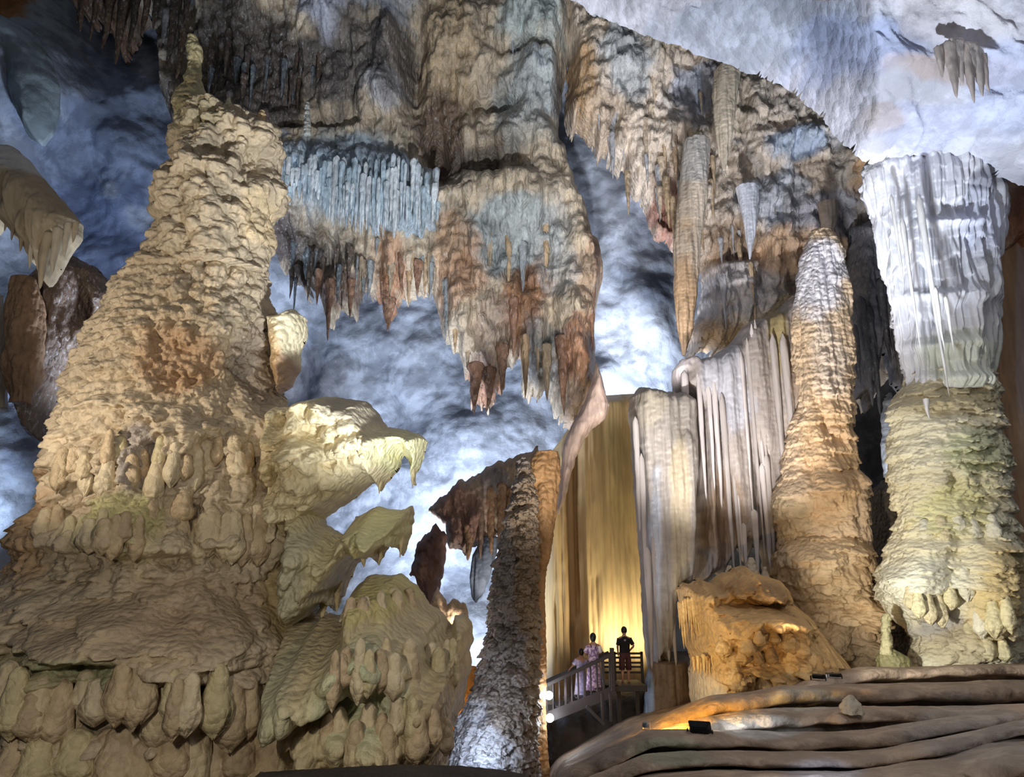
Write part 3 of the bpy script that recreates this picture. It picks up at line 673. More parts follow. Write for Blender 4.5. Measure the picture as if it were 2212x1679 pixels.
# ------------------------------------------------------------------ right hand rock wall of dripstone
rockw = thing('dripstone_wall', P(1600, 300, 30), 'beige and grey crusted dripstone wall between the pale ceiling and organ pipe curtain', 'dripstone')
relief('crusted_wall',
    [(1215, -60), (1240, -80), (1300, -60), (1400, -10), (1480, 30), (1560, 60), (1660, 100), (1720, 130), (1800, 190), (1870, 270), (1900, 300), (1890, 420), (1900, 490), (1890, 640), (1900, 760), (1880, 840), (1862, 900), (1850, 860), (1835, 800), (1835, 620), (1740, 660), (1650, 690), (1600, 730), (1530, 775), (1490, 785), (1468, 770), (1500, 700), (1512, 640), (1512, 580), (1470, 600), (1452, 560), (1440, 530), (1408, 510), (1392, 460), (1350, 400), (1320, 360), (1260, 310), (1226, 290), (1222, 250), (1222, 150)],
    lambda px, py: 29.5 - .0012 * (px - 1500) + .002 * (py - 400), 1.2, 45, M['crust'],
    feats=[('noise', 3.0, 3.0, .7, 131), ('ridge', 1.5, 2.0, .3, 132), ('icicle', .8, 2.6, .75, 133), ('icicle', .34, 1.2, .42, 134), ('bulb', .5, .45, .25, 136), ('icicle', .17, .6, .2, 137), ('noise', .3, .35, .18, 135)],
    base=rgb(200, 186, 172),
    spots=[(1400, 110, 150, 70, rgb(160, 142, 116), .7), (1340, 180, 60, 70, rgb(150, 158, 166), .8), (1240, 240, 50, 70, rgb(146, 112, 66), .8), (1290, 300, 50, 50, rgb(170, 150, 130), .7), (1490, 230, 60, 70, rgb(164, 170, 186), .85), (1430, 470, 40, 70, rgb(150, 100, 86), .85),
           (1580, 250, 40, 110, rgb(180, 166, 148), .7), (1690, 240, 90, 60, rgb(190, 180, 172), .7), (1690, 355, 90, 36, rgb(156, 172, 196), .9), (1650, 480, 70, 70, rgb(160, 172, 190), .7), (1820, 350, 60, 60, rgb(150, 134, 110), .8), (1840, 430, 60, 50, rgb(196, 160, 122), .9),
           (1860, 400, 40, 50, rgb(112, 124, 130), .8), (1560, 560, 80, 50, rgb(136, 110, 84), .8), (1580, 650, 80, 70, rgb(176, 176, 186), .7), (1690, 590, 90, 60, rgb(196, 164, 134), .8), (1540, 740, 60, 30, rgb(196, 164, 128), .8), (1750, 500, 70, 40, rgb(176, 176, 190), .7), (1870, 640, 40, 120, rgb(140, 138, 150), .9)],
    lumps=[(1340, 160, 60, 70, .7), (1430, 480, 30, 70, -1.3), (1490, 230, 50, 60, -.8), (1780, 430, 90, 50, 1.0), (1860, 420, 40, 40, -1.2), (1560, 570, 90, 18, -.9), (1580, 640, 90, 70, .25), (1720, 560, 100, 30, .3), (1690, 350, 80, 30, .6), (1620, 480, 80, 60, .4), (1270, 220, 40, 90, .6), (1700, 640, 60, 20, -.8), (1400, 330, 60, 60, .5), (1520, 150, 80, 30, -.5)],
    step=3.6, parent=rockw, seed=131, tv=.45, jag=9, jagv=2.0, sag=.35, wob=.8)
mw = Spikes(M['crust'], [rgb(196, 178, 156), rgb(176, 176, 182), rgb(186, 164, 136)], 14, knob=.25, flute=.6, blunt=.7)
for i in range(95):
    x = rr.uniform(1240, 1880); y0 = np.interp(x, [1240, 1400, 1550, 1700, 1880], [40, 90, 140, 200, 380])
    y1 = np.interp(x, [1240, 1400, 1550, 1700, 1880], [230, 420, 600, 560, 720])
    y = rr.uniform(y0, y1); l = rr.uniform(40, 130)
    mw.hang(x, y, y + l, l * rr.uniform(.12, .22), 27.6 + rr.random() * .7, rockw)

def big_stalactite(label, L, R, Y, base, spots=(), mat='curt', seed=1, group=None):
    o = body('stalactite', L, R, Y, .9, M[mat], feats=[('pipe', .16, 3.5, .12, seed), ('icicle', .22, 1.2, .12, seed + 1), ('noise', .8, 1.5, .12, seed + 2), ('shingle', .12, .12, .03, seed + 3)], base=base, spots=spots, ds=.032, seed=seed, sag=.2)
    return tag(o, label, 'stalactite', group)
big_stalactite('longest stalactite, grey at top with orange brown tip, right of the blue rock band',
    [(1478, 300), (1468, 400), (1457, 520), (1458, 620), (1463, 700), (1474, 768)], [(1532, 305), (1527, 420), (1512, 540), (1506, 640), (1496, 710), (1480, 768)], 26.3, rgb(186, 172, 156),
    [(1480, 680, 40, 180, rgb(176, 144, 108), .8), (1500, 340, 50, 60, rgb(190, 190, 190), .6)], seed=141)
big_stalactite('broad blunt fluted stalactite hanging just below the edge of the pale ceiling',
    [(1545, 150), (1541, 200), (1545, 280), (1552, 330), (1562, 368)], [(1600, 150), (1590, 220), (1582, 280), (1575, 330), (1566, 368)], 26.3, rgb(194, 182, 164), seed=145)
big_stalactite('short wide bluish white stalactite in the right rock wall, under its pale grey patch',
    [(1590, 405), (1600, 450), (1612, 500), (1618, 560)], [(1640, 405), (1636, 450), (1630, 510), (1621, 560)], 26.6, rgb(190, 194, 206), seed=149)
big_stalactite('narrow pale stalactite left of the white column, over the orange brown dome',
    [(1765, 440), (1772, 480), (1780, 520), (1786, 545)], [(1810, 440), (1804, 490), (1794, 525), (1788, 545)], 25.8, rgb(200, 184, 170), seed=153)

cl_st = thing('ceiling_stalactite_cluster', P(2050, 80, 16.8), 'small cluster of pale brown stalactites alone on the white ceiling, upper right', 'stalactites')
cs = Spikes(M['curt'], [rgb(196, 184, 178), rgb(206, 196, 192)], 16, knob=.2, flute=.5, blunt=.6)
for (x, y0, y1, w) in [(2045, 90, 212, 40), (2080, 92, 224, 34), (2063, 85, 184, 34), (2103, 100, 210, 36), (2026, 100, 168, 28), (2120, 115, 202, 24), (2054, 88, 150, 40), (2092, 95, 170, 40)]:
    cs.hang(x, y0, y1, w, 16.75, cl_st)

# ------------------------------------------------------------------ big white column at the right
col_w = thing('limestone_column', P(2070, 1440, 21.5), 'massive floor-to-ceiling column, white and fluted above, cream and scaly below', 'column')
body('fluted_shaft',
    [(1892, 338), (1874, 362), (1872, 385), (1878, 410), (1900, 470), (1916, 560), (1936, 650), (1952, 730), (1968, 800), (1976, 850)],
    [(2100, 338), (2132, 362), (2150, 390), (2154, 440), (2150, 520), (2144, 600), (2138, 700), (2132, 790), (2126, 850)],
    21.5, .75, M['pale'],
    feats=[('noise', 1.6, 3, .25, 171), ('drape', .8, 3.0, .3, 172), ('icicle', .40, 3.2, .5, 173), ('shingle', .9, 1.6, .2, 177), ('pipe', .15, 2.4, .26, 174), ('icicle', .17, 1.8, .26, 175), ('shingle', .35, .4, .05, 176)],
    base=rgb(208, 209, 216), spots=[(2110, 480, 50, 80, rgb(196, 202, 226), .5), (2080, 780, 70, 60, rgb(216, 222, 206), .7), (2130, 390, 36, 24, rgb(112, 114, 124), .7)],
    lumps=[(2030, 640, 60, 12, .25), (2040, 745, 70, 14, .3), (1990, 560, 14, 200, .25), (2060, 480, 60, 10, .25), (2110, 560, 12, 200, .2), (1945, 400, 14, 40, -.35), (2080, 820, 60, 16, .35)],
    ds=.024, parent=col_w, sag=.2, seed=171, tv=.12, front=100)
scaly = body('scaly_shaft',
    [(1962, 812), (1942, 870), (1930, 890), (1930, 960), (1935, 1060), (1944, 1130), (1932, 1190), (1926, 1240), (1944, 1300), (1962, 1340), (1978, 1380), (1972, 1450)],
    [(2142, 812), (2150, 880), (2164, 960), (2170, 1060), (2178, 1140), (2188, 1240), (2203, 1320), (2206, 1390), (2196, 1450)],
    21.5, .8, M['lemon'],
    feats=[('noise', 1.8, 1.8, .3, 181), ('shingle', 1.0, .55, .36, 182), ('shingle', .5, .32, .22, 183, BW(780, 1300, 60)), ('shingle', .22, .2, .08, 184), ('bulb', .36, .3, .2, 185, BW(1280, 1500, 50)), ('drape', .8, 1.0, .3, 186, BW(1150, 1360, 40)), ('noise', .3, .3, .04, 187)],
    base=rgb(228, 222, 196), spots=[(2060, 870, 110, 40, rgb(182, 168, 132), .7), (2100, 960, 70, 60, rgb(196, 204, 164), .6), (2000, 1260, 80, 70, rgb(232, 232, 214), .8), (2030, 1360, 60, 40, rgb(156, 154, 156), .8), (2150, 1280, 60, 120, rgb(214, 190, 130), .7), (2080, 1400, 120, 40, rgb(176, 162, 130), .7), (2080, 1100, 90, 60, rgb(224, 222, 170), .7)],
    lumps=[(1995, 1260, 70, 70, .8), (2050, 1330, 60, 50, -.6), (2140, 1250, 50, 120, .5), (2080, 1190, 30, 40, -.5), (2060, 1000, 90, 60, .25), (1955, 870, 30, 30, .3), (2060, 1040, 14, 20, -.5)],
    ds=.026, parent=col_w, sag=.22, seed=181, tv=.12, front=100)
cws = Spikes(M['pale'], [rgb(228, 226, 224)], 18, knob=.15, flute=.5, blunt=.6)
for (x, y0, y1, w) in [(1984, 420, 860, 20), (1925, 420, 620, 12), (1948, 470, 760, 12), (2020, 620, 760, 12), (2042, 640, 760, 12), (2000, 860, 905, 14)]:
    cws.hang(x, y0, y1, w, 19.25 + abs(x - 2020) * .008, col_w)

LP = [lobe_mesh('drip_lobe', M['lemon'], c, 60 + i) for i, c in enumerate([rgb(226, 224, 206), rgb(222, 214, 176), rgb(214, 204, 170)])]
it = [(1962, 1262, 1318, 24), (1980, 1270, 1336, 26), (2002, 1280, 1350, 28), (2026, 1282, 1356, 28), (2048, 1255, 1318, 26), (2080, 1220, 1300, 30), (2110, 1300, 1380, 28), (2140, 1290, 1380, 34), (2170, 1280, 1370, 30), (2090, 1340, 1410, 30), (2130, 1370, 1430, 30), (2165, 1380, 1430, 28),
      (1965, 1110, 1160, 30), (1995, 1120, 1170, 28), (2030, 1110, 1180, 34), (2065, 1100, 1150, 26), (2100, 1120, 1170, 30), (2140, 1110, 1170, 30)]
lobes(it, LP, [scaly], col_w, random.Random(5), .5)

# brown pillar and reddish rock at the right edge
o = body('fluted_pillar', [(2162, 520), (2150, 600), (2146, 800), (2158, 960), (2172, 1080), (2180, 1200)], [(2290, 520), (2290, 700), (2290, 900), (2300, 1000), (2300, 1200)], 25, .6, M['curt'],
    feats=[('noise', 1.5, 3, .2, 191), ('pipe', .35, 5, .25, 192), ('pipe', .14, 3, .1, 193)], base=rgb(176, 142, 112), spots=[(2205, 700, 12, 300, rgb(190, 176, 172), .7)], ds=.045, seed=191)
tag(o, 'brown fluted pillar at the right edge behind the white column', 'column')
o = relief('reddish_rock', [(2140, 300), (2200, 330), (2330, 350), (2330, 560), (2230, 560), (2190, 520), (2165, 548), (2150, 500)], 24.5, 1.2, 45, M['rust'],
    feats=[('noise', 1.5, 1.5, .4, 195), ('bulb', .5, .5, .3, 196), ('icicle', .3, .8, .2, 197)], base=rgb(186, 160, 146), spots=[(2200, 480, 50, 50, rgb(160, 104, 76), .8)], step=4, seed=195)
tag(o, 'reddish brown lumpy rock right of the white column top', 'rock')
o = relief('brown_rock', [(2150, 960), (2200, 1000), (2330, 1010), (2330, 1470), (2190, 1450), (2170, 1200)], 26, 1.4, 60, M['tan'],
    feats=[('noise', 2, 2, .6, 198), ('shingle', .8, .5, .2, 199)], base=rgb(140, 112, 84), step=5, seed=198)
tag(o, 'dark brown rounded rock at the right edge beside the scaly column foot', 'rock')

# ------------------------------------------------------------------ orange column, its bulge and the flowstone lump in front
col_o = thing('limestone_column', P(1790, 1460, 24), 'slimmer orange brown column between the organ pipe curtain and the dark gap', 'column')
body('shaft',
    [(1752, 500), (1735, 550), (1724, 640), (1716, 720), (1718, 800), (1712, 900), (1702, 960), (1692, 1040), (1682, 1100), (1682, 1170), (1690, 1215)],
    [(1792, 500), (1822, 545), (1834, 640), (1836, 760), (1834, 860), (1842, 960), (1848, 1015), (1868, 1045), (1868, 1110), (1872, 1150), (1870, 1215)],
    24, .85, M['tan'],
    feats=[('noise', 1.5, 2, .2, 201), ('drape', .6, 1.6, .28, 202), ('icicle', .3, 1.7, .25, 203, BW(480, 1000, 100)), ('shingle', .5, .42, .26, 204, BW(760, 1230, 100)), ('pipe', .11, 1.2, .07, 205), ('shingle', .2, .2, .06, 206)],
    base=rgb(198, 174, 144), spots=[(1770, 600, 60, 100, rgb(192, 190, 198), .9), (1790, 760, 40, 90, rgb(196, 184, 172), .6), (1790, 1000, 60, 120, rgb(206, 172, 130), .7), (1710, 1120, 36, 60, rgb(170, 152, 120), .7)],
    lumps=[(1780, 1060, 70, 40, .35), (1712, 1090, 30, 40, .35), (1720, 870, 14, 60, -.4)], ds=.03, parent=col_o, seed=201, sag=.2, tv=.18)
body('bulge',
    [(1740, 1150), (1702, 1170), (1680, 1195), (1675, 1230), (1688, 1280), (1705, 1330), (1718, 1400), (1720, 1480)],
    [(1800, 1150), (1862, 1165), (1884, 1200), (1880, 1250), (1884, 1290), (1900, 1320), (1906, 1400), (1900, 1480)],
    23.6, .85, M['tan'],
    feats=[('noise', 1.5, 1.5, .3, 211), ('shingle', .6, .4, .35, 212), ('bulb', .5, .42, .5, 213, BW(1250, 1500, 60)), ('icicle', .2, .6, .14, 214, BW(1180, 1300, 30)), ('shingle', .2, .18, .07, 215)],
    base=rgb(190, 162, 124), spots=[(1780, 1200, 90, 40, rgb(202, 180, 148), .6), (1850, 1400, 70, 60, rgb(128, 108, 84), .7)],
    lumps=[(1770, 1220, 70, 50, .5), (1870, 1330, 40, 34, .5), (1790, 1310, 60, 14, -.4), (1770, 1430, 12, 30, .5), (1800, 1400, 24, 30, .4)], ds=.03, parent=col_o, seed=211, sag=.2, tv=.2)
lump = thing('flowstone_mound', P(1600, 1520, 21.8), 'rounded golden brown flowstone mound at the foot of the organ pipe curtain', 'flowstone')
lmesh = relief('mound', [(1460, 1275), (1476, 1262), (1500, 1250), (1530, 1262), (1545, 1250), (1560, 1235), (1600, 1228), (1640, 1238), (1672, 1250), (1700, 1300), (1730, 1330), (1760, 1370), (1790, 1400), (1830, 1450), (1830, 1500), (1740, 1500), (1700, 1520), (1590, 1530), (1520, 1530), (1498, 1545), (1488, 1480), (1490, 1420), (1484, 1400), (1474, 1340)],
    22.2, 1.9, 80, M['tan'],
    feats=[('noise', 1.6, 1.2, .4, 221), ('bulb', .6, .45, .6, 222, lambda x, y: .3 + .7 * sst(1560, 1640, x)), ('bulb', .3, .25, .25, 226), ('icicle', .14, .8, .25, 223, lambda x, y: sst(1680, 1560, x) * sst(1370, 1400, y)), ('shingle', .5, .35, .35, 224), ('shingle', .2, .16, .1, 225)],
    base=rgb(192, 156, 104), spots=[(1600, 1280, 70, 36, rgb(128, 98, 66), .7), (1550, 1320, 50, 36, rgb(208, 170, 116), .6), (1500, 1500, 30, 50, rgb(204, 190, 170), .7), (1700, 1450, 60, 40, rgb(130, 104, 66), .6)],
    lumps=[(1590, 1340, 110, 26, .7), (1590, 1300, 110, 10, -.7), (1640, 1330, 80, 10, .4), (1490, 1310, 22, 60, .5), (1560, 1395, 60, 14, -.5), (1570, 1440, 80, 20, .4), (1600, 1490, 80, 10, -.4)], step=2.6, parent=lump, seed=221, sag=.4, tv=.2, jag=5, close=True)
lsp = Spikes(M['tan'], [rgb(206, 176, 122), rgb(196, 160, 104)], 20, knob=.15, flute=.5, blunt=.6)
for i in range(30):
    x = 1500 + i * 6 + rr.uniform(-2, 2); y = 1412 + rr.uniform(-6, 8) + abs(x - 1560) * .08
    lsp.hang(x, y, y + rr.uniform(26, 58), rr.uniform(6, 10), 20.75, lump, name='flute')
for i in range(12):
    x = 1466 + i * 5; y = 1290 + rr.uniform(-4, 10); lsp.hang(x, y, y + rr.uniform(50, 110), rr.uniform(7, 11), 21.5 - i * .05, lump, name='flute')
it = []
for k in range(34):
    x = lr.uniform(1560, 1780); y = lr.uniform(1360, 1460); l = lr.uniform(26, 52)
    if y + l < 1505 and y > 1330 + (x - 1700) * .9: it.append((x, y, y + l, lr.uniform(20, 36)))
LL = [lobe_mesh('drip_lobe', M['tan'], c, 80 + i) for i, c in enumerate([rgb(188, 154, 104), rgb(178, 144, 96), rgb(196, 164, 116)])]
lobes(it, LL, [lmesh], lump, lr, .5)
stalagmite('slender greenish stalagmite standing on a small dome left of the scaly column', 1914, 1326, 1415, 22, 20.5, rgb(172, 166, 128), seed=231)
o = body('small_dome', [(1906, 1400), (1894, 1420), (1892, 1470)], [(1925, 1400), (1962, 1420), (1975, 1470)], 20.6, .8, M['tan'], feats=[('noise', .6, .5, .15, 233), ('shingle', .3, .25, .08, 234)], base=rgb(132, 126, 88), ds=.03, seed=233)
tag(o, 'small olive brown dome of rock under the slender stalagmite', 'rock')

# gap rocks
gap = thing('hanging_rock', P(1880, 560, 28), 'grey drooping rock hanging in the dark gap left of the white column', 'rock')
relief('rock_drape', [(1830, 500), (1880, 480), (1905, 520), (1925, 640), (1940, 740), (1955, 830), (1944, 852), (1925, 836), (1910, 770), (1896, 760), (1880, 850), (1868, 900), (1856, 860), (1838, 880), (1830, 700)], 27.5, 1.0, 30, M['crust'],
    feats=[('noise', 1.5, 2, .4, 241), ('icicle', .5, 1.8, .45, 242), ('icicle', .22, .9, .2, 243)], base=rgb(140, 138, 146), step=3.5, parent=gap, seed=241, close=True)
gk = Spikes(M['crust'], [rgb(120, 118, 124)], 22, knob=.25, flute=.5)
for (x, y0, y1, w) in [(1858, 640, 880, 26), (1874, 660, 900, 22), (1876, 760, 850, 8), (1900, 600, 780, 22), (1932, 700, 850, 24), (1845, 700, 830, 16)]:
    gk.hang(x, y0, y1, w, 26.4, gap)
o = relief('dark_rock', [(1880, 1060), (1930, 1020), (1960, 1060), (1960, 1300), (1985, 1420), (1950, 1460), (1925, 1400), (1905, 1330), (1890, 1200)], 26.5, 1.0, 40, M['dark'], feats=[('noise', 1.2, 1.5, .4, 246), ('icicle', .3, 1.5, .2, 247)], base=rgb(120, 104, 84), step=4, seed=246, close=True)
tag(o, 'dark ribbed rock in the gap left of the scaly column foot', 'rock')
o = relief('bright_rock', [(1906, 870), (1925, 850), (1935, 900), (1940, 1000), (1925, 1040), (1908, 1040), (1903, 960)], 29.5, .5, 18, M['ceil'], feats=[('noise', .6, 1, .2, 248)], base=rgb(210, 216, 226), step=3, seed=248, close=True)
tag(o, 'brightly lit sliver of white rock peeping out of the dark gap', 'rock')
aimed('gap_lamp', (1915, 1060, 28.0), (1918, 900, 29.4), 160, WHITE, .1, 90)

# ------------------------------------------------------------------ organ pipe curtain
cur = thing('organ_pipe_curtain', P(1540, 1250, 26), 'tall grey curtain of straight organ pipe draperies in the centre right', 'dripstone')
fl = [('noise', 1.5, 4, .25, 251), ('pipe', .75, 9, .5, 252), ('pipe', .32, 7, .28, 253), ('pipe', .13, 5, .12, 254), ('shingle', .14, .14, .03, 255)]
relief('left_panel', [(1356, 890), (1360, 858), (1380, 838), (1410, 846), (1450, 852), (1470, 850), (1500, 870), (1506, 1000), (1500, 1100), (1498, 1200), (1492, 1260), (1470, 1265), (1460, 1300), (1448, 1420), (1440, 1440), (1424, 1420), (1412, 1440), (1397, 1442), (1390, 1380), (1380, 1200), (1368, 1050), (1362, 960)],
    25.4, .9, 40, M['curt'], feats=fl, base=rgb(158, 150, 142), spots=[(1400, 1280, 14, 200, rgb(196, 202, 216), .8), (1390, 900, 40, 40, rgb(170, 160, 140), .6), (1450, 1200, 20, 250, rgb(186, 170, 140), .7)], step=2.8, parent=cur, seed=251, sag=.05, jag=3, close=True, tv=.3)
relief('right_panel', [(1452, 850), (1452, 800), (1470, 778), (1530, 776), (1570, 748), (1598, 716), (1622, 695), (1660, 684), (1705, 650), (1735, 645), (1730, 760), (1726, 900), (1712, 980), (1700, 1060), (1690, 1150), (1684, 1250), (1650, 1250), (1640, 1190), (1620, 1180), (1606, 1215), (1590, 1180), (1560, 1240), (1540, 1240), (1520, 1260), (1496, 1265), (1500, 1100), (1498, 900)],
    26.0, .9, 40, M['curt'], feats=fl[:1] + [('pipe', .85, 12, .6, 262), ('pipe', .34, 8, .3, 263), ('pipe', .14, 6, .12, 264), ('shingle', .14, .14, .03, 265)], base=rgb(164, 154, 148),
    spots=[(1550, 850, 50, 120, rgb(186, 188, 200), .7), (1655, 740, 24, 90, rgb(166, 148, 96), .8), (1540, 1130, 40, 100, rgb(140, 112, 84), .7), (1690, 900, 24, 150, rgb(170, 150, 130), .6)], lumps=[(1545, 1150, 30, 100, -.3), (1620, 1130, 12, 100, -.2), (1705, 830, 14, 100, .3)], step=2.8, parent=cur, seed=261, sag=.05, jag=3, tv=.35, close=True)
cp = Spikes(M['pale'], [rgb(200, 192, 190), rgb(176, 168, 164)], 24, knob=.1, flute=.3, blunt=.35)
for (x, y0, y1, w) in [(1558, 850, 1250, 14), (1576, 900, 1238, 12), (1623, 700, 1190, 12), (1613, 730, 1210, 10), (1630, 690, 1160, 8), (1600, 760, 1140, 10), (1586, 960, 1200, 10), (1645, 1000, 1245, 14), (1655, 980, 1250, 14), (1540, 800, 1100, 14), (1529, 830, 1060, 12), (1668, 720, 1180, 16), (1690, 720, 1180, 18), (1478, 800, 1000, 18), (1508, 800, 1080, 14), (1628, 1100, 1240, 16), (1605, 1130, 1245, 14)]:
    cp.hang(x, y0, y1, w, 24.6, cur, name='pipe')
for (x, y0, y1, w) in [(1397, 1180, 1446, 17), (1385, 980, 1330, 14), (1412, 1150, 1430, 14), (1430, 1120, 1432, 18), (1372, 900, 1150, 14), (1447, 1200, 1440, 16)]:
    cp.hang(x, y0, y1, w, 24.25, cur, name='pipe', pick=rr.choice([3, 4, 5]))
for (x, y, w) in [(1575, 1222, 34), (1622, 1205, 44), (1652, 1225, 30)]:
    o = body('drip_cone', [(x - w * .12, y), (x - w * .3, y + 18), (x - w * .5, y + 45)], [(x + w * .12, y), (x + w * .3, y + 18), (x + w * .5, y + 45)], 23.6, .9, M['tan'], feats=[('shingle', .25, .2, .08, 270)], base=rgb(196, 180, 160), ds=.03, parent=cur, seed=x)
o = body('rock_pier', [(1404, 1430), (1396, 1470), (1390, 1530), (1384, 1560)], [(1480, 1400), (1486, 1450), (1494, 1530), (1498, 1560)], 24.8, .8, M['curt'], feats=[('noise', 1, 2, .2, 271), ('pipe', .2, 3, .12, 272), ('shingle', .15, .15, .04, 273)], base=rgb(126, 106, 86), spots=[(1398, 1500, 14, 60, rgb(150, 176, 214), .9)], ds=.035, seed=271)
tag(o, 'brown ribbed rock pier under the left end of the organ pipe curtain', 'rock')

# golden drapery behind the people
gd = thing('golden_drapery', P(1290, 1470, 31), 'tall golden sheet of draperies glowing behind the two people on the walkway', 'dripstone')
relief('drapery_sheet', [(1165, 1010), (1215, 945), (1250, 890), (1300, 855), (1380, 850), (1420, 900), (1425, 1100), (1425, 1500), (1400, 1640), (1160, 1640)], 31, .5, 60, M['gold'],
    feats=[('noise', 2.5, 8, .5, 281), ('pipe', 1.1, 20, 1.1, 282, lambda x, y: sst(1360, 1290, x) * .8 + .2), ('pipe', .4, 12, .5, 283, lambda x, y: np.maximum(sst(1320, 1260, x), sst(1150, 1300, y)) * .7 + .3), ('pipe', .16, 9, .22, 284), ('pipe', .07, 6, .05, 285)],
    base=rgb(204, 178, 132), spots=[(1230, 1200, 20, 400, rgb(150, 118, 84), .6), (1340, 1000, 40, 130, rgb(204, 184, 132), .6)], step=2.6, parent=gd, seed=281, sag=0, jag=0, tv=.3)
cloth = relief('thin_drapery', [(1286, 778), (1300, 815), (1316, 878), (1306, 905), (1282, 925), (1264, 948), (1246, 985), (1230, 1040), (1218, 1085), (1207, 1114), (1203, 1095), (1206, 1040), (1214, 985), (1222, 950), (1240, 905), (1262, 870), (1276, 830)], 26.2, .6, 22, M['curt'],
    feats=[('icicle', .2, 1.2, .12, 291), ('noise', .8, 1, .2, 292)], base=rgb(206, 180, 166), step=2.6, seed=291, jag=3, close=True, sag=.1)
tag(cloth, 'thin pinkish fin of drapery folding down in front of the golden sheet', 'drapery')

# ------------------------------------------------------------------ knobbly column, tan pillar and the rocks left of them
o = body('tan_pillar', [(1160, 968), (1146, 1000), (1142, 1060), (1148, 1200), (1140, 1400), (1130, 1560), (1126, 1700)], [(1202, 975), (1206, 1060), (1186, 1180), (1178, 1300), (1180, 1440), (1178, 1560), (1188, 1700)], 23.4, .9, M['tan'],
    feats=[('noise', 1, 2.5, .2, 301), ('pipe', .3, 3, .16, 302), ('shingle', .2, .16, .05, 303), ('drape', .35, 1.2, .2, 304, BW(950, 1220, 60))], base=rgb(168, 128, 84), spots=[(1155, 1560, 24, 60, rgb(130, 114, 92), .6)], ds=.032, seed=301)
tag(o, 'straight tan pillar directly left of the golden drapery and stairs', 'column')
kc = body('knobbly_column', [(1118, 990), (1106, 1080), (1092, 1150), (1068, 1230), (1056, 1330), (1036, 1420), (1016, 1510), (992, 1560), (974, 1600), (974, 1650), (990, 1720)], [(1142, 990), (1158, 1080), (1160, 1200), (1164, 1400), (1166, 1500), (1160, 1600), (1166, 1720)], 22.3, .85, M['dark'],
    feats=[('noise', 1.5, 2, .25, 311), ('bulb', .34, .30, .42, 312), ('shingle', .26, .2, .26, 313), ('bulb', .15, .13, .12, 314)], base=rgb(132, 122, 116), spots=[(1030, 1600, 70, 80, rgb(176, 178, 188), .8), (1140, 1200, 30, 200, rgb(126, 104, 76), .8), (1150, 1450, 20, 120, rgb(150, 134, 110), .7)], ds=.028, seed=311, sag=.25, tv=.3)  # pale cool spot at lower left paints lamp light onto the stone
tag(kc, 'dark knobbly tapering column covered in small lumps, beside the tan pillar', 'column')
hs = thing('hanging_flowstone', P(1080, 1010, 27), 'brown flowstone with hanging tips beside the lit blue hollow, above the knobbly column', 'dripstone')
relief('flowstone_body', [(925, 1110), (950, 1075), (985, 1050), (1025, 1025), (1060, 1010), (1100, 990), (1140, 985), (1165, 960), (1160, 1050), (1150, 1150), (1120, 1170), (1095, 1190), (1075, 1150), (1064, 1190), (1050, 1220), (1040, 1170), (1020, 1180), (1008, 1200), (990, 1190), (970, 1190), (962, 1130)], 27, 1.0, 34, M['rust'],
    feats=[('noise', 1, 1.2, .3, 321), ('icicle', .4, 1.6, .4, 322), ('icicle', .2, .9, .2, 323), ('bulb', .2, .2, .08, 324)], base=rgb(168, 148, 130), spots=[(1000, 1110, 50, 60, rgb(124, 90, 78), .8), (1110, 1050, 40, 60, rgb(150, 130, 108), .7), (1070, 1050, 30, 30, rgb(120, 118, 126), .6)], step=3, parent=hs, seed=321, close=True)
hk = Spikes(M['rust'], [rgb(126, 104, 88), rgb(140, 110, 84)], 26, knob=.25, flute=.5)
for (x, y0, y1, w) in [(1060, 1050, 1200, 28), (1085, 1040, 1230, 26), (1105, 1050, 1190, 26), (1040, 1090, 1210, 20), (1120, 1060, 1160, 18), (1012, 1130, 1212, 26), (1140, 1000, 1110, 18)]:
    hk.hang(x, y0, y1, w, 25.9, hs)
o = relief('rusty_rock', [(888, 1240), (900, 1180), (925, 1150), (945, 1128), (965, 1160), (966, 1200), (960, 1240), (950, 1280), (940, 1330), (920, 1310), (905, 1270)], 25.5, .9, 30, M['rust'], feats=[('noise', .8, .8, .3, 331), ('bulb', .25, .22, .14, 332)], base=rgb(116, 88, 78), step=3, seed=331, close=True)
tag(o, 'dark reddish rough rock left of the lit cleft', 'rock')
big_stalactite('smooth grey stalactite hanging in front of the lit cleft', [(1040, 1160), (1022, 1200), (1014, 1250), (1018, 1290), (1026, 1302)], [(1078, 1160), (1070, 1200), (1056, 1250), (1040, 1285), (1030, 1302)], 26.3, rgb(120, 130, 146), seed=341, mat='wall')
o = relief('small_flowstone', [(930, 1300), (948, 1262), (965, 1300), (985, 1290), (1008, 1306), (1016, 1330), (996, 1365), (985, 1358), (968, 1362), (950, 1340)], 23.5, .6, 20, M['tan'], feats=[('icicle', .12, .7, .12, 345), ('noise', .5, .5, .15, 346)], base=rgb(206, 176, 142), step=2.6, seed=345, close=True)
tag(o, 'small brightly lit fluted flowstone tucked at the top of the mound foot', 'flowstone')
o = body('amber_rock', [(1000, 1440), (985, 1500), (975, 1560), (970, 1640)], [(1030, 1440), (1030, 1500), (1030, 1560), (1030, 1640)], 24.6, .7, M['tan'], feats=[('noise', .6, .8, .2, 348)], base=rgb(206, 150, 80), ds=.05, seed=348)
tag(o, 'small amber-lit rock glimpsed in the cleft behind the mound foot', 'rock')
light('POINT', 'amber_cleft_lamp', P(992, 1590, 23.6), None, 25, (1, .55, .15), .06)
light('POINT', 'small_flowstone_lamp', P(985, 1350, 22.6), None, 16, (1, .85, .7), .06)

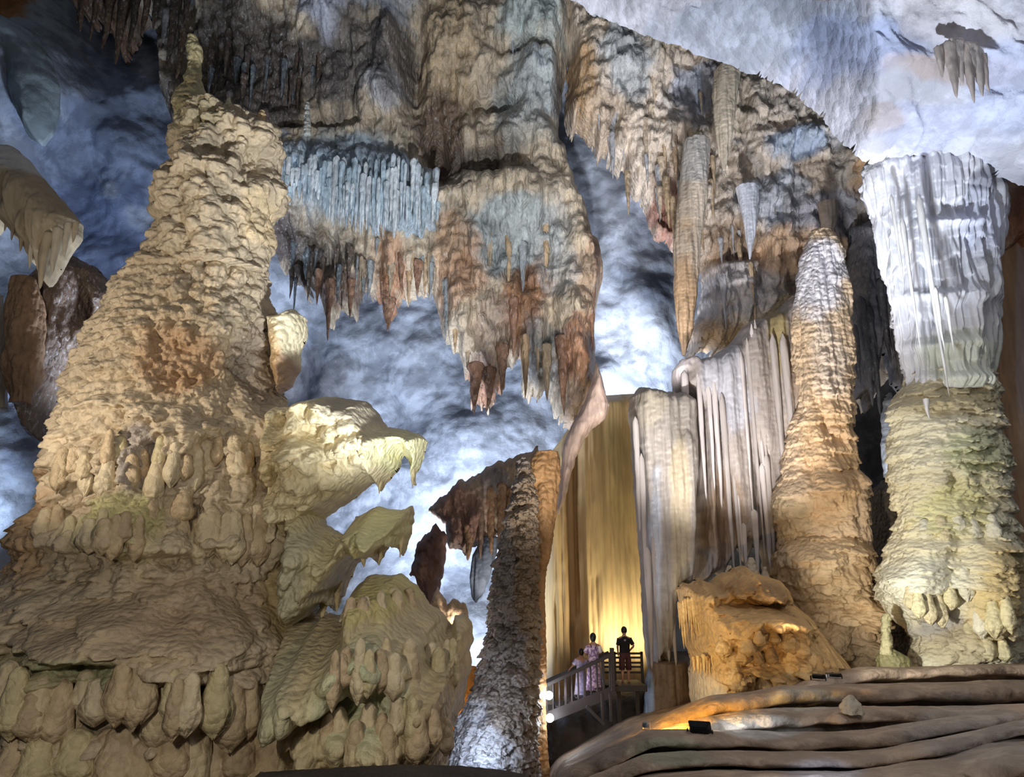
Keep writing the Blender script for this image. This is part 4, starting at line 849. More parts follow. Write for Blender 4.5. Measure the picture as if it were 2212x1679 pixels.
# ------------------------------------------------------------------ left edge formations
fan = thing('fan_curtain', P(60, 330, 21), 'white and tan fan-shaped curtain of fine flutes hanging at the left edge', 'dripstone')
relief('fluted_fan', [(-140, 380), (-60, 370), (0, 372), (22, 332), (40, 325), (62, 345), (100, 392), (150, 450), (179, 486), (176, 515), (150, 552), (128, 590), (108, 622), (100, 600), (92, 560), (78, 575), (62, 530), (40, 520), (22, 470), (0, 500), (-60, 560), (-140, 560)], 21.5, 1.1, 60, M['pale'],
    feats=[('icicle', .4, 2.0, .5, 351), ('icicle', .15, 1.4, .3, 352), ('pipe', .07, 1.2, .05, 353)], base=rgb(176, 160, 134), spots=[(50, 360, 60, 40, rgb(212, 210, 206), .9)], lumps=[(60, 440, 70, 70, .3)], step=2.2, parent=fan, seed=351, close=True, jag=3, jagv=.25)
fk = Spikes(M['pale'], [rgb(176, 160, 134), rgb(190, 178, 156)], 28, knob=.1, flute=.4)
for (x, y0, y1, w) in [(106, 500, 624, 30), (80, 470, 580, 22), (60, 450, 545, 20), (128, 490, 592, 24), (150, 480, 555, 22), (40, 430, 520, 18), (22, 430, 500, 16), (165, 480, 525, 16)]:
    fk.hang(x, y0, y1, w, 20.6, fan)
o = body('rusty_pillar', [(30, 600), (22, 640), (16, 720), (14, 800), (24, 870)], [(74, 600), (92, 650), (96, 720), (84, 800), (64, 870)], 22.5, .8, M['rust'], feats=[('noise', .8, 1.2, .25, 361), ('icicle', .35, 1.2, .25, 362), ('pipe', .15, 1.5, .1, 363)], base=rgb(148, 118, 92), ds=.035, seed=361)
tag(o, 'rust orange hanging pillar of dripstone below the fan curtain', 'column')
o = relief('dark_rock', [(70, 640), (120, 560), (180, 560), (232, 600), (245, 660), (222, 700), (190, 760), (150, 800), (120, 870), (100, 960), (70, 950), (60, 860), (90, 760)], 24, 1.0, 50, M['crust'], feats=[('noise', 1.5, 2, .4, 371), ('icicle', .6, 2.4, .5, 372), ('icicle', .2, 1.2, .2, 373)], base=rgb(104, 86, 74), lumps=[(205, 670, 20, 60, -1)], step=4, seed=371, close=True)
tag(o, 'dark brown ribbed rock between the rusty pillar and the tan mound', 'rock')
o = body('pale_pillar', [(-60, 640), (-60, 700), (-60, 800), (-70, 880)], [(8, 640), (14, 720), (14, 800), (10, 880)], 23.5, .8, M['curt'], feats=[('pipe', .2, 2, .15, 375), ('noise', .8, 1, .2, 376)], base=rgb(176, 162, 146), ds=.05, seed=375)
tag(o, 'pale fluted pillar at the very left edge of the photo', 'column')
tl = Spikes(M['crust'], [rgb(104, 82, 64), rgb(88, 74, 62), rgb(150, 150, 150)], 30, knob=.3, flute=.6)
topl = thing('stalactite_cluster', P(280, -20, 28), 'cluster of rusty brown and grey stalactites hanging from the ceiling at upper left', 'stalactites')
for (x, y0, y1, w, k_) in [(190, -40, 70, 26, 0), (215, -40, 88, 20, 1), (245, -40, 105, 30, 0), (275, -30, 140, 34, 1), (300, -30, 110, 24, 3), (325, -40, 80, 26, 0), (345, -40, 66, 20, 3), (362, 20, 95, 26, 6), (385, -30, 150, 26, 3), (408, -30, 60, 22, 4), (180, -30, 50, 18, 2), (396, 60, 170, 22, 0)]:
    tl.hang(x, y0, y1, w, 27.0, topl, pick=k_)

# ------------------------------------------------------------------ floor
def floor_grid():
    xs = np.linspace(-26, 26, 260); ys = np.linspace(-3, 44, 240)
    X, Y = np.meshgrid(xs, ys); n = X.size
    z = -2.9 + .25 * fbm(X / 3, Y / 3, None, 401, 4)
    z = z + 2.2 * sst(8.5, 5.0, Y)
    z = z + 2.2 * sst(4.5, 7.0, X) * sst(19, 23, Y) - 2.2 * sst(.2, 1.0, X) * sst(5.2, 4.2, X) * sst(18, 20, Y)
    V = np.stack([X.ravel(), Y.ravel(), z.ravel()], 1)
    ny, nx = X.shape; idx = np.arange(n).reshape(ny, nx)
    Q = np.stack([idx[:-1, :-1], idx[:-1, 1:], idx[1:, 1:], idx[1:, :-1]], -1).reshape(-1, 4)
    return npmesh('floor', V, Q, M['floor'], None, np.tile(np.array(rgb(110, 92, 76)), (n, 1)))
struct(floor_grid())

# terraces: rounded undercut steps; each row (distance, [(px, py of the lip)...])
def terraces():
    rows = [  # (Y of lip, [(px, py)...], height of riser)
        (22.5, [(1150, 1690), (1380, 1560), (1480, 1535), (1600, 1500), (1720, 1470), (1880, 1452), (2000, 1440), (2212, 1428), (2700, 1415)], .10),
        (19.5, [(1150, 1690), (1380, 1572), (1480, 1540), (1600, 1512), (1690, 1492), (1780, 1462), (1880, 1446), (2000, 1446), (2100, 1442), (2212, 1440), (2700, 1430)], .30),
        (16.5, [(1150, 1700), (1380, 1585), (1450, 1545), (1540, 1512), (1620, 1506), (1700, 1490), (1800, 1488), (1900, 1486), (2000, 1486), (2212, 1478), (2700, 1470)], .34),
        (14.2, [(1150, 1710), (1380, 1600), (1430, 1590), (1500, 1568), (1600, 1546), (1700, 1540), (1800, 1540), (1900, 1536), (2000, 1538), (2212, 1535), (2700, 1530)], .27),
        (12.2, [(1150, 1720), (1300, 1640), (1400, 1592), (1500, 1590), (1600, 1592), (1700, 1600), (1800, 1594), (1900, 1590), (2000, 1572), (2100, 1556), (2212, 1530), (2700, 1500)], .20),
        (10.4, [(1150, 1760), (1300, 1690), (1400, 1652), (1550, 1640), (1650, 1642), (1750, 1642), (1850, 1646), (1950, 1632), (2100, 1600), (2212, 1575), (2700, 1550)], .10),
        (8.6, [(1150, 1800), (1300, 1740), (1550, 1700), (1850, 1700), (2100, 1670), (2212, 1650), (2700, 1620)], .14),
    ]
    nx = 900
    pxs = np.linspace(1150, 2700, nx)
    cols = []
    for k, (Y, pts, rh) in enumerate(rows):
        yy = np.interp(pxs, [p[0] for p in pts], [p[1] for p in pts])
        ker = np.hanning(31); ker /= ker.sum(); yy = np.convolve(np.pad(yy, 15, mode='edge'), ker, 'valid')
        Yv = Y + .45 * fbm(pxs / 130, pxs * 0 + k, None, 410 + k, 3)
        dx = (pxs - W / 2) / F; dy = -(yy - H / 2) / F; s = Yv / (CP - SP * dy)
        cols.append((s * dx, Yv, CZ + s * (SP + CP * dy), rh * (1 + .3 * fbm(pxs / 90, pxs * 0 + k, None, 420 + k, 3))))
    prof = []   # list of (X,Y,Z) arrays
    x0, y0, z0, _ = cols[0]
    prof.append((x0 * 1.0, y0 + 6, z0 - .8)); prof.append((x0, y0 + 1.2, z0 - .08))
    for k, (x, y, z, rh) in enumerate(cols):
        for t in np.linspace(0, 1, 13):          # bull nose then undercut
            a = t * math.pi * .98
            bx = .38 * math.sin(a) ** .8 if t < 1 else 0
            zz = z - rh * (1 - math.cos(a)) / 2
            prof.append((x, y - bx * rh / .4 + .5 * (sst(.6, 1, np.array(t)) if k < 5 else 0), zz))
        uc = 1.0 if k < 4 else (.45 if k == 4 else .15)      # how deep the lip is undercut
        prof.append((x, y + .5 + .6 * uc, z - rh - .03)); prof.append((x, y + .45 + .6 * uc, z - rh - .2 * uc)); prof.append((x, y + .4 + .4 * uc, z - rh - .38 * uc))
        if k + 1 < len(cols):
            xn, yn, zn, rn = cols[k + 1]
            lastz = z - rh - .02 - .38 * uc
            for t in (.15, .3, .45, .6, .75, .87, .95):
                yy = (y + .4 + .4 * uc) * (1 - t) + (yn + .1) * t
                zt = np.minimum(lastz, zn - .0) * (1 - t) + zn * t if True else 0
                prof.append((x * (1 - t) + xn * t, yy, lastz * (1 - sst(0, .9, np.array(t))) + zn * sst(0, .9, np.array(t))))
        else:
            prof.append((x * .6, y * .6, z - rh - .3)); prof.append((x * .3, y * .3, z - rh - .5))
    X = np.array([p[0] for p in prof]); Yy = np.array([p[1] for p in prof]); Z = np.array([p[2] for p in prof])
    # subdivide rows for relief
    def up(A):
        B = np.empty((A.shape[0] * 2 - 1, A.shape[1])); B[::2] = A; B[1::2] = (A[1:] + A[:-1]) / 2; return B
    X, Yy, Z = up(X), up(Yy), up(Z)
    n = fbm(X / 1.3, Yy / 1.0, Z / .5, 431, 5)
    n2 = 1 - 2 * np.abs(fbm(X / 1.9 + Yy * .5, Yy / .9, Z, 432, 3))
    n3 = fbm(X / .35, Yy / .5, Z / .3, 434, 4)
    Z = Z + .05 * n + .03 * n2 + .02 * n3; Yy = Yy - .2 * n - .05 * n3
    left = sst(1.0, .0, (np.tile(pxs, (X.shape[0], 1)) - 1150) / 90)
    Z = Z - 1.2 * left ** 2
    V = np.stack([X.ravel(), Yy.ravel(), Z.ravel()], 1)
    ny, nxx = X.shape; idx = np.arange(ny * nxx).reshape(ny, nxx)
    Q = np.stack([idx[1:, :-1], idx[1:, 1:], idx[:-1, 1:], idx[:-1, :-1]], -1).reshape(-1, 4)
    qx, qy = proj(V[:, 0], V[:, 1], V[:, 2])
    col = colour(qx, qy, V[:, 0], V[:, 1], rgb(158, 138, 120), [(1500, 1545, 110, 36, rgb(196, 156, 104), .9), (1740, 1510, 80, 24, rgb(188, 182, 168), .8), (1640, 1570, 90, 24, rgb(196, 194, 190), .8), (1450, 1620, 90, 36, rgb(138, 142, 122), .7), (2100, 1590, 160, 70, rgb(150, 142, 136), .7), (1780, 1670, 90, 36, rgb(186, 182, 192), .8), (1300, 1600, 50, 50, rgb(110, 100, 92), .7)], None, .2, 433)  # amber, white and lilac spots paint pools of lamp light
    return npmesh('floor', V, Q, M['floor'], None, col)
struct(terraces())

wl = relief('wall_left', [(-300, 20), (-40, 20), (30, 50), (80, 80), (112, 130), (128, 190), (128, 240), (112, 290), (90, 316), (66, 300), (40, 240), (20, 190), (-10, 150), (-300, 160)], 26.0, 1.2, 60, M['wall'],
    feats=[('noise', 2.5, 2.5, .3, 441), ('ridge', 1.5, 1.5, .1, 442)], base=rgb(150, 164, 172), spots=[(0, 40, 60, 40, rgb(170, 116, 50), .9)], step=4, seed=441, jag=3, jagv=.1, sag=0, close=True)
struct(wl)

# ------------------------------------------------------------------ small solids
def bm_obj(name, bm, mat, parent=None, smooth=False):
    me = bpy.data.meshes.new(name); bm.normal_update(); bm.to_mesh(me); bm.free()
    if smooth:
        for p in me.polygons: p.use_smooth = True
    return link(name, me, mat, parent)

def beam(a, b, w, h, name, mat, parent, bev=.008):
    a, b = Vector(a), Vector(b); d = b - a
    bm = bmesh.new(); bmesh.ops.create_cube(bm, size=1)
    bmesh.ops.scale(bm, vec=(w, h, d.length), verts=bm.verts)
    bmesh.ops.bevel(bm, geom=bm.edges[:], offset=bev, segments=1, affect='EDGES')
    q = d.to_track_quat('Z', 'Y') if abs(d.normalized().z) < .99 else Euler((0, 0, 0)).to_quaternion()
    bm.transform(Matrix.Translation((a + b) / 2) @ q.to_matrix().to_4x4())
    return bm_obj(name, bm, mat, parent)

def loft(rings, seg=20, cap=True):
    """rings: (x, y, z, rx, ry)"""
    bm = bmesh.new(); rows = []
    for (x, y, z, rx, ry) in rings:
        rows.append([bm.verts.new((x + rx * math.cos(2 * math.pi * i / seg), y + ry * math.sin(2 * math.pi * i / seg), z)) for i in range(seg)])
    for a, b in zip(rows, rows[1:]):
        for i in range(seg): bm.faces.new((a[i], a[(i + 1) % seg], b[(i + 1) % seg], b[i]))
    if cap:
        bm.faces.new(rows[0][::-1]); bm.faces.new(rows[-1])
    return bm

def tube(pts, radii, seg=12):
    bm = bmesh.new(); rows = []
    pts = [Vector(p) for p in pts]
    for k, p in enumerate(pts):
        d = (pts[min(k + 1, len(pts) - 1)] - pts[max(k - 1, 0)]).normalized()
        q = d.to_track_quat('Z', 'X')
        rows.append([bm.verts.new(p + q @ Vector((radii[k] * math.cos(2 * math.pi * i / seg), radii[k] * math.sin(2 * math.pi * i / seg), 0))) for i in range(seg)])
    for a, b in zip(rows, rows[1:]):
        for i in range(seg): bm.faces.new((a[i], a[(i + 1) % seg], b[(i + 1) % seg], b[i]))
    bm.faces.new(rows[0][::-1]); bm.faces.new(rows[-1])
    return bm

WOOD = flat_mat('dark_walkway_wood', rgb(40, 33, 36), .6)
BLACKM = flat_mat('black_painted_metal', rgb(26, 26, 28), .45, .3)
SILVER = flat_mat('dull_silver_metal', rgb(150, 152, 156), .4, .6)
LENS = flat_mat('lit_white_lens', (1, 1, 1), .3, 0, (.86, .92, 1), 30)
LENSG = flat_mat('dark_glass_lens', rgb(40, 44, 50), .1, 0)

# ------------------------------------------------------------------ staircase and platform
YS = 23.6
st = thing('staircase', P(1250, 1530, YS), 'dark wooden staircase with handrails rising to the right below the golden drapery', 'staircase')
def hp(x, y, Y=YS): return P(x, y, Y)
rail1 = beam(hp(1170, 1485), hp(1324, 1413), .10, .10, 'handrail', WOOD, st)
rail2 = beam(hp(1172, 1476, YS + 1.3), hp(1315, 1410, YS + 1.3), .10, .10, 'handrail', WOOD, st)
beam(hp(1178, 1552), hp(1330, 1492), .06, .30, 'stringer', WOOD, st)
beam(hp(1178, 1540, YS + 1.3), hp(1330, 1484, YS + 1.3), .06, .30, 'stringer', WOOD, st)
n = 7
for i in range(n):
    t = i / (n - 1)
    x = 1192 + (1322 - 1192) * t; y = 1537 + (1480 - 1537) * t
    a = Vector(P(x, y, YS)); b = Vector(P(x, y, YS)) + Vector((0, 1.3, 0))
    bm = bmesh.new(); bmesh.ops.create_cube(bm, size=1); bmesh.ops.scale(bm, vec=(.36, 1.26, .04), verts=bm.verts)
    bmesh.ops.bevel(bm, geom=bm.edges[:], offset=.008, segments=1, affect='EDGES')
    bmesh.ops.translate(bm, vec=(a + b) / 2, verts=bm.verts); bm_obj('tread', bm, WOOD, st)
for i in range(11):
    t = (i + .5) / 11
    x = 1174 + (1324 - 1174) * t
    yt = 1485 + (1413 - 1485) * (x - 1170) / 154; yb = 1550 + (1490 - 1550) * (x - 1178) / 152
    beam(hp(x, yt), hp(x, yb), .045 if i % 3 else .07, .045, 'baluster', WOOD, rail1)
for i in range(4):
    t = (i + .5) / 4; x = 1180 + 130 * t
    beam(hp(x, 1472 - 62 * t, YS + 1.3), hp(x, 1540 - 56 * t, YS + 1.3), .05, .05, 'baluster', WOOD, rail2)
beam(hp(1323, 1400), hp(1323, 1492), .12, .12, 'newel_post', WOOD, st)
beam(hp(1266, 1526), hp(1306, 1566), .10, .10, 'brace', WOOD, st)
for x in (1300, 1318): beam(hp(x, 1498), hp(x + 2, 1560), .08, .08, 'support_post', WOOD, st)

pl = thing('viewing_platform', P(1360, 1480, 24.5), 'dark viewing platform with horizontal rails at the top of the stairs', 'platform')
bm = bmesh.new(); bmesh.ops.create_cube(bm, size=1); a, b = Vector(P(1326, 1482, 23.7)), Vector(P(1398, 1482, 23.7))
bmesh.ops.scale(bm, vec=((b - a).x, 1.7, .16), verts=bm.verts); bmesh.ops.bevel(bm, geom=bm.edges[:], offset=.01, segments=1, affect='EDGES')
bmesh.ops.translate(bm, vec=(a + b) / 2 + Vector((0, .85, -.08)), verts=bm.verts); bm_obj('deck', bm, WOOD, pl)
YR = 25.3
for y in (1412, 1421, 1432, 1441, 1453): beam(P(1300, y, YR), P(1388, y, YR), .05 if y > 1413 else .08, .06, 'rail', WOOD, pl)
for x in (1302, 1328, 1387): beam(P(x, 1408, YR), P(x, 1478, YR), .08, .08, 'post', WOOD, pl)
for x in (1336, 1376): beam(P(x, 1486, 24.6), P(x + 2, 1560, 24.6), .12, .12, 'support_post', WOOD, pl)

# ------------------------------------------------------------------ the people
SKIN = flat_mat('skin', rgb(170, 128, 108), .55, pattern=(6, rgb(160, 118, 98)))
HAIR = flat_mat('dark_hair', rgb(26, 18, 18), .5)
BLKC = flat_mat('black_cotton', rgb(20, 18, 22), .9)
MAROON = flat_mat('dark_red_brown_cotton', rgb(74, 40, 40), .9)
LILAC = flat_mat('lilac_floral_cloth', rgb(206, 184, 208), .85, pattern=(14, rgb(120, 96, 140)))
PALE = flat_mat('pale_lilac_cloth', rgb(196, 190, 214), .85, pattern=(10, rgb(150, 146, 190)))
WHT2 = flat_mat('white_cloth', rgb(225, 222, 228), .85, pattern=(5, rgb(215, 212, 220)))

def skin_body(name, nodes, edges, parent, mat, root=0):
    me = bpy.data.meshes.new(name); me.from_pydata([n[0] for n in nodes], edges, []); me.update()
    o = bpy.data.objects.new(name, me); C.objects.link(o); me.materials.append(mat)
    o.parent = parent
    m = o.modifiers.new('skin', 'SKIN'); m.use_smooth_shade = True
    lay = me.skin_vertices[0].data
    for v, n in zip(lay, nodes):
        r = n[1]; v.radius = (r, r) if not isinstance(r, tuple) else r
        v.use_root = False
    lay[root].use_root = True
    s = o.modifiers.new('sub', 'SUBSURF'); s.levels = 2; s.render_levels = 2
    return o

def hand_nodes(nodes, edges, wi, wrist, palm, fwd, side):
    """palm beyond the wrist, four bent fingers of different lengths and a thumb from the side of the palm"""
    w, f, s = Vector(wrist), Vector(fwd).normalized(), Vector(side).normalized()
    dn = f.cross(s)
    nodes.append((tuple(w + f * .05), (.036, .018))); pi = len(nodes) - 1; edges.append((wi, pi))
    for k, (off, ln) in enumerate([(-.03, .070), (-.010, .080), (.010, .074), (.029, .056)]):
        b = w + f * .095 + s * off
        nodes.append((tuple(b), .010)); edges.append((pi, len(nodes) - 1))
        nodes.append((tuple(b + f * ln * .5 + dn * .006), .0085)); edges.append((len(nodes) - 2, len(nodes) - 1))
        nodes.append((tuple(b + f * ln * .85 + dn * .028), .0075)); edges.append((len(nodes) - 2, len(nodes) - 1))
    nodes.append((tuple(w + f * .045 - s * .045 + dn * .01), .011)); edges.append((pi, len(nodes) - 1))
    nodes.append((tuple(w + f * .085 - s * .058 + dn * .02), .009)); edges.append((len(nodes) - 2, len(nodes) - 1))

def head_mesh(cx, cy, cz, r, facing=1):
    """head with face: brow, nose, mouth, chin and ears; faces +Y"""
    bm = bmesh.new(); bmesh.ops.create_uvsphere(bm, u_segments=28, v_segments=20, radius=1)
    for v in bm.verts:
        x, y, z = v.co
        s = 1 - .22 * max(0, -z) ** 1.5
        x2 = x * .78 * s; y2 = y * .95 * (1 - .1 * max(0, -z)); z2 = z * 1.18
        if y > .5:
            y2 += .22 * math.exp(-((x / .13) ** 2)) * math.exp(-(((z + .12) / .2) ** 2))
            y2 -= .10 * math.exp(-(((abs(x) - .33) / .15) ** 2) - ((z - .08) / .12) ** 2)
            y2 += .05 * math.exp(-((x / .3) ** 2) - ((z + .5) / .08) ** 2)
        if abs(y) < .22 and abs(z + .02) < .25 and abs(x) > .8: x2 *= 1.16
        v.co = (cx + x2 * r, cy + y2 * r, cz + z2 * r)
    return bm

def figure(label, origin, hgt, pose, outfit):
    root = thing('person', origin, label, 'person')
    k = hgt / 1.75
    def q(x, y, z): return (x * k, y * k, z * k)
    lean = pose.get('lean', (0, 0))
    nodes = [(q(0, 0, .95), (.15 * k, .11 * k)), (q(lean[0] * .3, lean[1] * .3, 1.12), (.135 * k, .10 * k)), (q(lean[0] * .7, lean[1] * .7, 1.32), (.155 * k, .11 * k)), (q(lean[0], lean[1], 1.43), (.12 * k, .085 * k)), (q(lean[0] * 1.1, lean[1] * 1.1, 1.52), .055 * k), (q(lean[0] * 1.25, lean[1] * 1.25, 1.62), .06 * k)]
    edges = [(0, 1), (1, 2), (2, 3), (3, 4), (4, 5)]
    for sgn, key in ((-1, 'armL'), (1, 'armR')):
        el, wr = pose[key]
        nodes.append((q(sgn * .175 + lean[0], lean[1], 1.42), .052 * k)); edges.append((3, len(nodes) - 1))
        nodes.append((q(*el), .040 * k)); edges.append((len(nodes) - 2, len(nodes) - 1))
        nodes.append((q(*wr), .027 * k)); edges.append((len(nodes) - 2, len(nodes) - 1))
        wi = len(nodes) - 1
        f = Vector(q(*wr)) - Vector(q(*el)); s = Vector((0, 1, 0)) if abs(f.normalized().y) < .8 else Vector((1, 0, 0))
        hand_nodes(nodes, edges, wi, q(*wr), None, f, s)
    for sgn in (-1, 1):
        nodes.append((q(sgn * .095, 0, .86), .088 * k)); edges.append((0, len(nodes) - 1))
        nodes.append((q(sgn * .10, .01, .49), .058 * k)); edges.append((len(nodes) - 2, len(nodes) - 1))
        nodes.append((q(sgn * .10, -.01, .30), .054 * k)); edges.append((len(nodes) - 2, len(nodes) - 1))
        nodes.append((q(sgn * .10, -.02, .08), .036 * k)); edges.append((len(nodes) - 2, len(nodes) - 1))
        nodes.append((q(sgn * .11, .13, .035), (.04 * k, .028 * k))); edges.append((len(nodes) - 2, len(nodes) - 1))
    skin_body('body', nodes, edges, root, SKIN)
    hx, hy = lean[0] * 1.3, lean[1] * 1.3
    def add(name, bm, mat):
        me = bpy.data.meshes.new(name); bm.normal_update(); bm.to_mesh(me); bm.free()
        for p_ in me.polygons: p_.use_smooth = True
        o = bpy.data.objects.new(name, me); C.objects.link(o); me.materials.append(mat); o.parent = root
        return o
    add('head', head_mesh(hx * k, hy * k, 1.64 * k, .105 * k), SKIN)
    bm = bmesh.new(); bmesh.ops.create_uvsphere(bm, u_segments=24, v_segments=16, radius=1)
    long = outfit.get('hair', 0)
    for v in bm.verts:
        x, y, z = v.co
        zz = z * .128 + .012
        if y > .35 and z < .55: y = .35 + (y - .35) * .2; 
        if z < 0: zz = z * (.10 + long) ; w_ = 1 - .12 * max(0, -z)
        else: w_ = 1
        v.co = ((hx + x * .098 * w_) * k, (hy + (y - .06) * .118 * w_) * k, (1.665 + zz) * k)
    add('hair', bm, HAIR)
    for nm, bmx, mt in outfit['clothes'](k, lean, pose, q): add(nm, bmx, mt)
    return root

def man_clothes(k, lean, pose, q):
    out = []
    sh = [(0, 0, .86, .175, .125), (0, 0, 1.0, .175, .125), (0, 0, 1.15, .172, .122), (0, 0, 1.3, .192, .13), (0, 0, 1.40, .20, .12), (0, 0, 1.455, .15, .09), (0, 0, 1.49, .075, .07)]
    out.append(('t_shirt', loft([tuple(c * k for c in r) for r in sh]), BLKC))
    for s, key in ((-1, 'armL'), (1, 'armR')):
        a = Vector(q(s * .17, 0, 1.42)); b = Vector(q(*pose[key][0]))
        out.append(('sleeve', tube([a, a.lerp(b, .4), a.lerp(b, .8)], [.075 * k, .066 * k, .068 * k]), BLKC))
    st_ = [(0, 0, .97, .175, .125), (0, 0, .85, .185, .135), (0, 0, .78, .19, .135)]
    bm = loft([tuple(c * k for c in r) for r in st_][::-1])
    out.append(('shorts', bm, MAROON))
    for s in (-1, 1): out.append(('trouser_leg', loft([tuple(c * k for c in r) for r in [(s * .11, 0, .44, .098, .105), (s * .105, 0, .62, .098, .11), (s * .098, 0, .84, .10, .12)]]), MAROON))
    # small white print between the shoulders
    bm = bmesh.new()
    for (x, z, w_, h_) in [(.0, 1.385, .05, .012), (-.016, 1.37, .014, .045), (.018, 1.362, .012, .03), (.004, 1.35, .03, .01)]:
        bmesh.ops.create_cube(bm, size=1, matrix=Matrix.Translation((x * k, -.123 * k, z * k)) @ Matrix.Diagonal((w_ * k, .006, h_ * k, 1)))
    out.append(('shirt_print', bm, WHT2))
    return out

def dress_clothes(mat, long, strap):
    def f(k, lean, pose, q):
        out = []
        lx, ly = lean
        rings = [(0, 0, long, .25, .20), (0, 0, .35, .23, .19), (0, 0, .6, .21, .18), (0, 0, .85, .19, .15), (lx * .2, ly * .2, 1.05, .155, .12), (lx * .6, ly * .6, 1.25, .165, .125), (lx * .9, ly * .9, 1.38, .17, .115), (lx, ly, 1.44, .12, .09)]
        bm = loft([tuple(c * k for c in r) for r in rings], 28)
        for v in bm.verts:
            a = math.atan2(v.co.y, v.co.x); m_ = max(0, (1.0 * k - v.co.z)) * .035 * math.sin(a * 8)
            v.co.x += m_ * math.cos(a); v.co.y += m_ * math.sin(a)
        out.append(('dress', bm, mat))
        for s, key in ((-1, 'armL'), (1, 'armR')):
            a = Vector(q(s * .16 + lx, ly, 1.41)); b = Vector(q(*pose[key][0]))
            out.append(('sleeve', tube([a, a.lerp(b, .45), a.lerp(b, .9)], [.07 * k, .068 * k, .075 * k]), mat if s < 0 else WHT2 if strap else mat))
        if strap:
            for s in (-1, 1): out.append(('strap', tube([q(s * .02 + lx, ly - .085, 1.30), q(s * .07 + lx, ly - .125, 1.38), q(s * .09 + lx, ly - .08, 1.47)], [.008] * 3, 6), BLKC))
        return out
    return f

mz = P(1352, 1478, 24.7); hgt_m = P(1352, 1357, 24.7)[2] - mz[2]
figure('person in black t-shirt and dark red shorts seen from behind on the viewing platform', mz, hgt_m,
    dict(armL=((-.23, .02, 1.16), (-.20, .16, .95)), armR=((.30, -.04, 1.18), (.20, .17, 1.04))), dict(hair=.0, clothes=man_clothes))
wz = P(1284, 1500, 23.95); hw = P(1284, 1371, 23.95)[2] - wz[2]
figure('person with dark tied-back hair in a long lilac floral dress climbing the stairs', wz, hw,
    dict(armL=((-.24, .06, 1.20), (-.12, .24, 1.10)), armR=((.24, .05, 1.20), (.18, .24, 1.12))), dict(hair=.05, clothes=dress_clothes(LILAC, .12, True)))
cz_ = P(1256, 1516, 24.3); hc = P(1256, 1404, 24.3)[2] - cz_[2]
figure('shorter person in pale lilac clothes, left of the one in the floral dress', cz_, hc,
    dict(lean=(.03, .08), armL=((-.26, .10, 1.22), (-.36, .28, 1.08)), armR=((.2, .15, 1.2), (.12, .3, 1.1))), dict(hair=.04, clothes=dress_clothes(PALE, .2, False)))

# ------------------------------------------------------------------ floodlights
def floodlight(label, loc, aim, w, h, d, energy, color, lit, cone=120, mat=None, group=None, on=True, rnd=False):
    loc = Vector(loc); v = (Vector(aim) - loc).normalized()
    root = thing('floodlight', loc, label, 'lamp', group)
    R = v.to_track_quat('Y', 'Z').to_matrix().to_4x4()
    def put(name, bm, m):
        bm.transform(R); me = bpy.data.meshes.new(name); bm.to_mesh(me); bm.free()
        o = bpy.data.objects.new(name, me); C.objects.link(o); me.materials.append(m); o.parent = root; return o
    if rnd:
        bm = loft([(0, 0, -d * .5, w * .25, w * .25), (0, 0, -d * .3, w * .42, w * .42), (0, 0, d * .4, w * .5, w * .5), (0, 0, d * .5, w * .5, w * .5)], 24)
        bm.transform(Matrix.Rotation(-math.pi / 2, 4, 'X')); put('housing', bm, BLACKM)
        bm = bmesh.new(); bmesh.ops.create_uvsphere(bm, u_segments=24, v_segments=12, radius=w * .46)
        bm.transform(Matrix.Translation((0, d * .5, 0)) @ Matrix.Diagonal((1, .35, 1, 1))); put('lens', bm, LENS)
        return root
    bm = bmesh.new(); bmesh.ops.create_cube(bm, size=1); bmesh.ops.scale(bm, vec=(w, d, h), verts=bm.verts)
    for vv in bm.verts:
        if vv.co.y < 0: vv.co.x *= .72; vv.co.z *= .72
    bmesh.ops.bevel(bm, geom=bm.edges[:], offset=w * .04, segments=2, affect='EDGES'); put('housing', bm, mat or BLACKM)
    bm = bmesh.new(); bmesh.ops.create_cube(bm, size=1, matrix=Matrix.Translation((0, d * .51, 0)) @ Matrix.Diagonal((w * .86, d * .05, h * .82, 1))); put('lens', bm, LENS if lit else LENSG)
    bm = bmesh.new()
    for k in range(5): bmesh.ops.create_cube(bm, size=1, matrix=Matrix.Translation((w * (-.24 + .12 * k), -d * .55, 0)) @ Matrix.Diagonal((w * .03, d * .3, h * .55, 1)))
    put('cooling_fins', bm, mat or BLACKM)
    bm = bmesh.new()
    for s in (-1, 1): bmesh.ops.create_cube(bm, size=1, matrix=Matrix.Translation((s * w * .54, 0, -h * .35)) @ Matrix.Diagonal((w * .05, d * .3, h * .9, 1)))
    bmesh.ops.create_cube(bm, size=1, matrix=Matrix.Translation((0, 0, -h * .8)) @ Matrix.Diagonal((w * 1.13, d * .3, h * .06, 1))); put('bracket', bm, mat or BLACKM)
    if energy:
        o = light('SPOT', 'floodlight_beam', loc + v * (d * .7), aim, energy, color, .05, cone, .5)
    return root
floodlight('black tilted floodlight seen from behind on the terrace, lower centre right', P(1512, 1581, 12.4), P(1560, 1380, 14.6), .34, .30, .12, 35, WHITE, False, 140)
floodlight('small silvery floodlight at the lower left end of the amber lit ledge', P(1396, 1566, 13.9), P(1530, 1530, 15.8), .12, .10, .10, 420, (1, .58, .14), False, 120, SILVER)
floodlight('lit lamp behind the terrace below the orange column, the left one of two', P(1767, 1462, 18.2), P(1900, 1400, 22), .30, .10, .14, 0, WHITE, True, group='lamps behind the terrace')
floodlight('lit lamp behind the terrace below the orange column, the right one of two', P(1802, 1459, 18.2), P(1900, 1400, 22), .30, .08, .14, 0, WHITE, True, group='lamps behind the terrace')
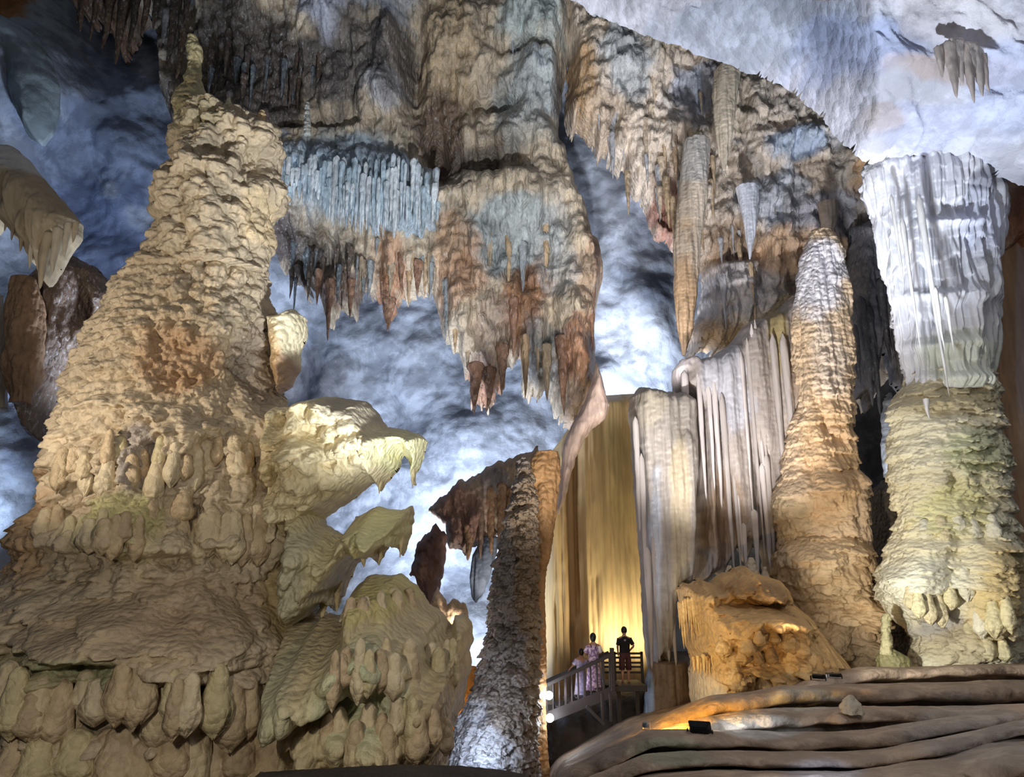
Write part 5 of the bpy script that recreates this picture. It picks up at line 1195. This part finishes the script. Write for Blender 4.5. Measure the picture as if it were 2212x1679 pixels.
floodlight('bright white lamp beside the stairs, the upper of two', P(1186, 1503, 22.6), P(1106, 1400, 12), .24, .24, .14, 0, WHITE, True, rnd=True, group='bright lamps at the stairs')
floodlight('bright white lamp under the stairs, the lower of two', P(1188, 1552, 22.6), P(1106, 1440, 12), .24, .24, .14, 0, WHITE, True, rnd=True, group='bright lamps at the stairs')
light('POINT', 'stair_lamp_glow', P(1192, 1503, 23.1), None, 30, WHITE, .08)
light('POINT', 'step_lamp_glow', P(1200, 1555, 23.2), None, 14, WHITE, .08)
light('SPOT', 'stair_wash', P(1195, 1500, 23.3), P(1290, 1490, 24.0), 40, (.9, .86, 1), .1, 60)
floodlight('small dark lamp at the foot of the knobbly column shining on it', P(1010, 1672, 20.2), P(1050, 1580, 22), .2, .14, .12, 60, COOL, False, 120)
light('SPOT', 'terrace_lamp', P(1590, 1572, 13.6), P(1650, 1560, 14.1), 14, WHITE, .05, 140)
light('SPOT', 'front_terrace_lamp', P(1700, 1690, 8.2), P(1790, 1665, 9.2), 45, (.93, .92, 1), .05, 120)

o = body('knobby_rock', [(1832, 1502), (1824, 1510), (1818, 1522), (1816, 1540)], [(1842, 1502), (1850, 1512), (1858, 1520), (1862, 1540)], 13.9, .8, M['tan'], feats=[('bulb', .14, .16, .14, 501), ('noise', .2, .2, .05, 502)], base=rgb(176, 166, 148), ds=.012, seed=501)
tag(o, 'small pale knobby stalagmite stump standing alone on the terrace ledge', 'stalagmite')
o = relief('shade_boulder', [(1176, 1540), (1200, 1546), (1250, 1528), (1330, 1498), (1392, 1484), (1400, 1560), (1392, 1640), (1176, 1760)], 26.0, 1.0, 50, M['floor'], feats=[('noise', 1.2, 1.2, .4, 511), ('ridge', .8, .8, .1, 512)], base=rgb(52, 46, 44), step=5, seed=511)  # near-black base puts the shade of the unlit gap into its colour
tag(o, 'boulder shape under the staircase and platform, coloured dark for the unlit gap', 'rock')

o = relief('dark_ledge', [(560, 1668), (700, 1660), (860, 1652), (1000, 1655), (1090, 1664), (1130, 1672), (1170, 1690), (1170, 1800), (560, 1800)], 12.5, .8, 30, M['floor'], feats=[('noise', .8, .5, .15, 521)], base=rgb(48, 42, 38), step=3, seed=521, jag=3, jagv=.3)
tag(o, 'low dark rock ledge along the bottom edge under the knobbly column', 'rock')
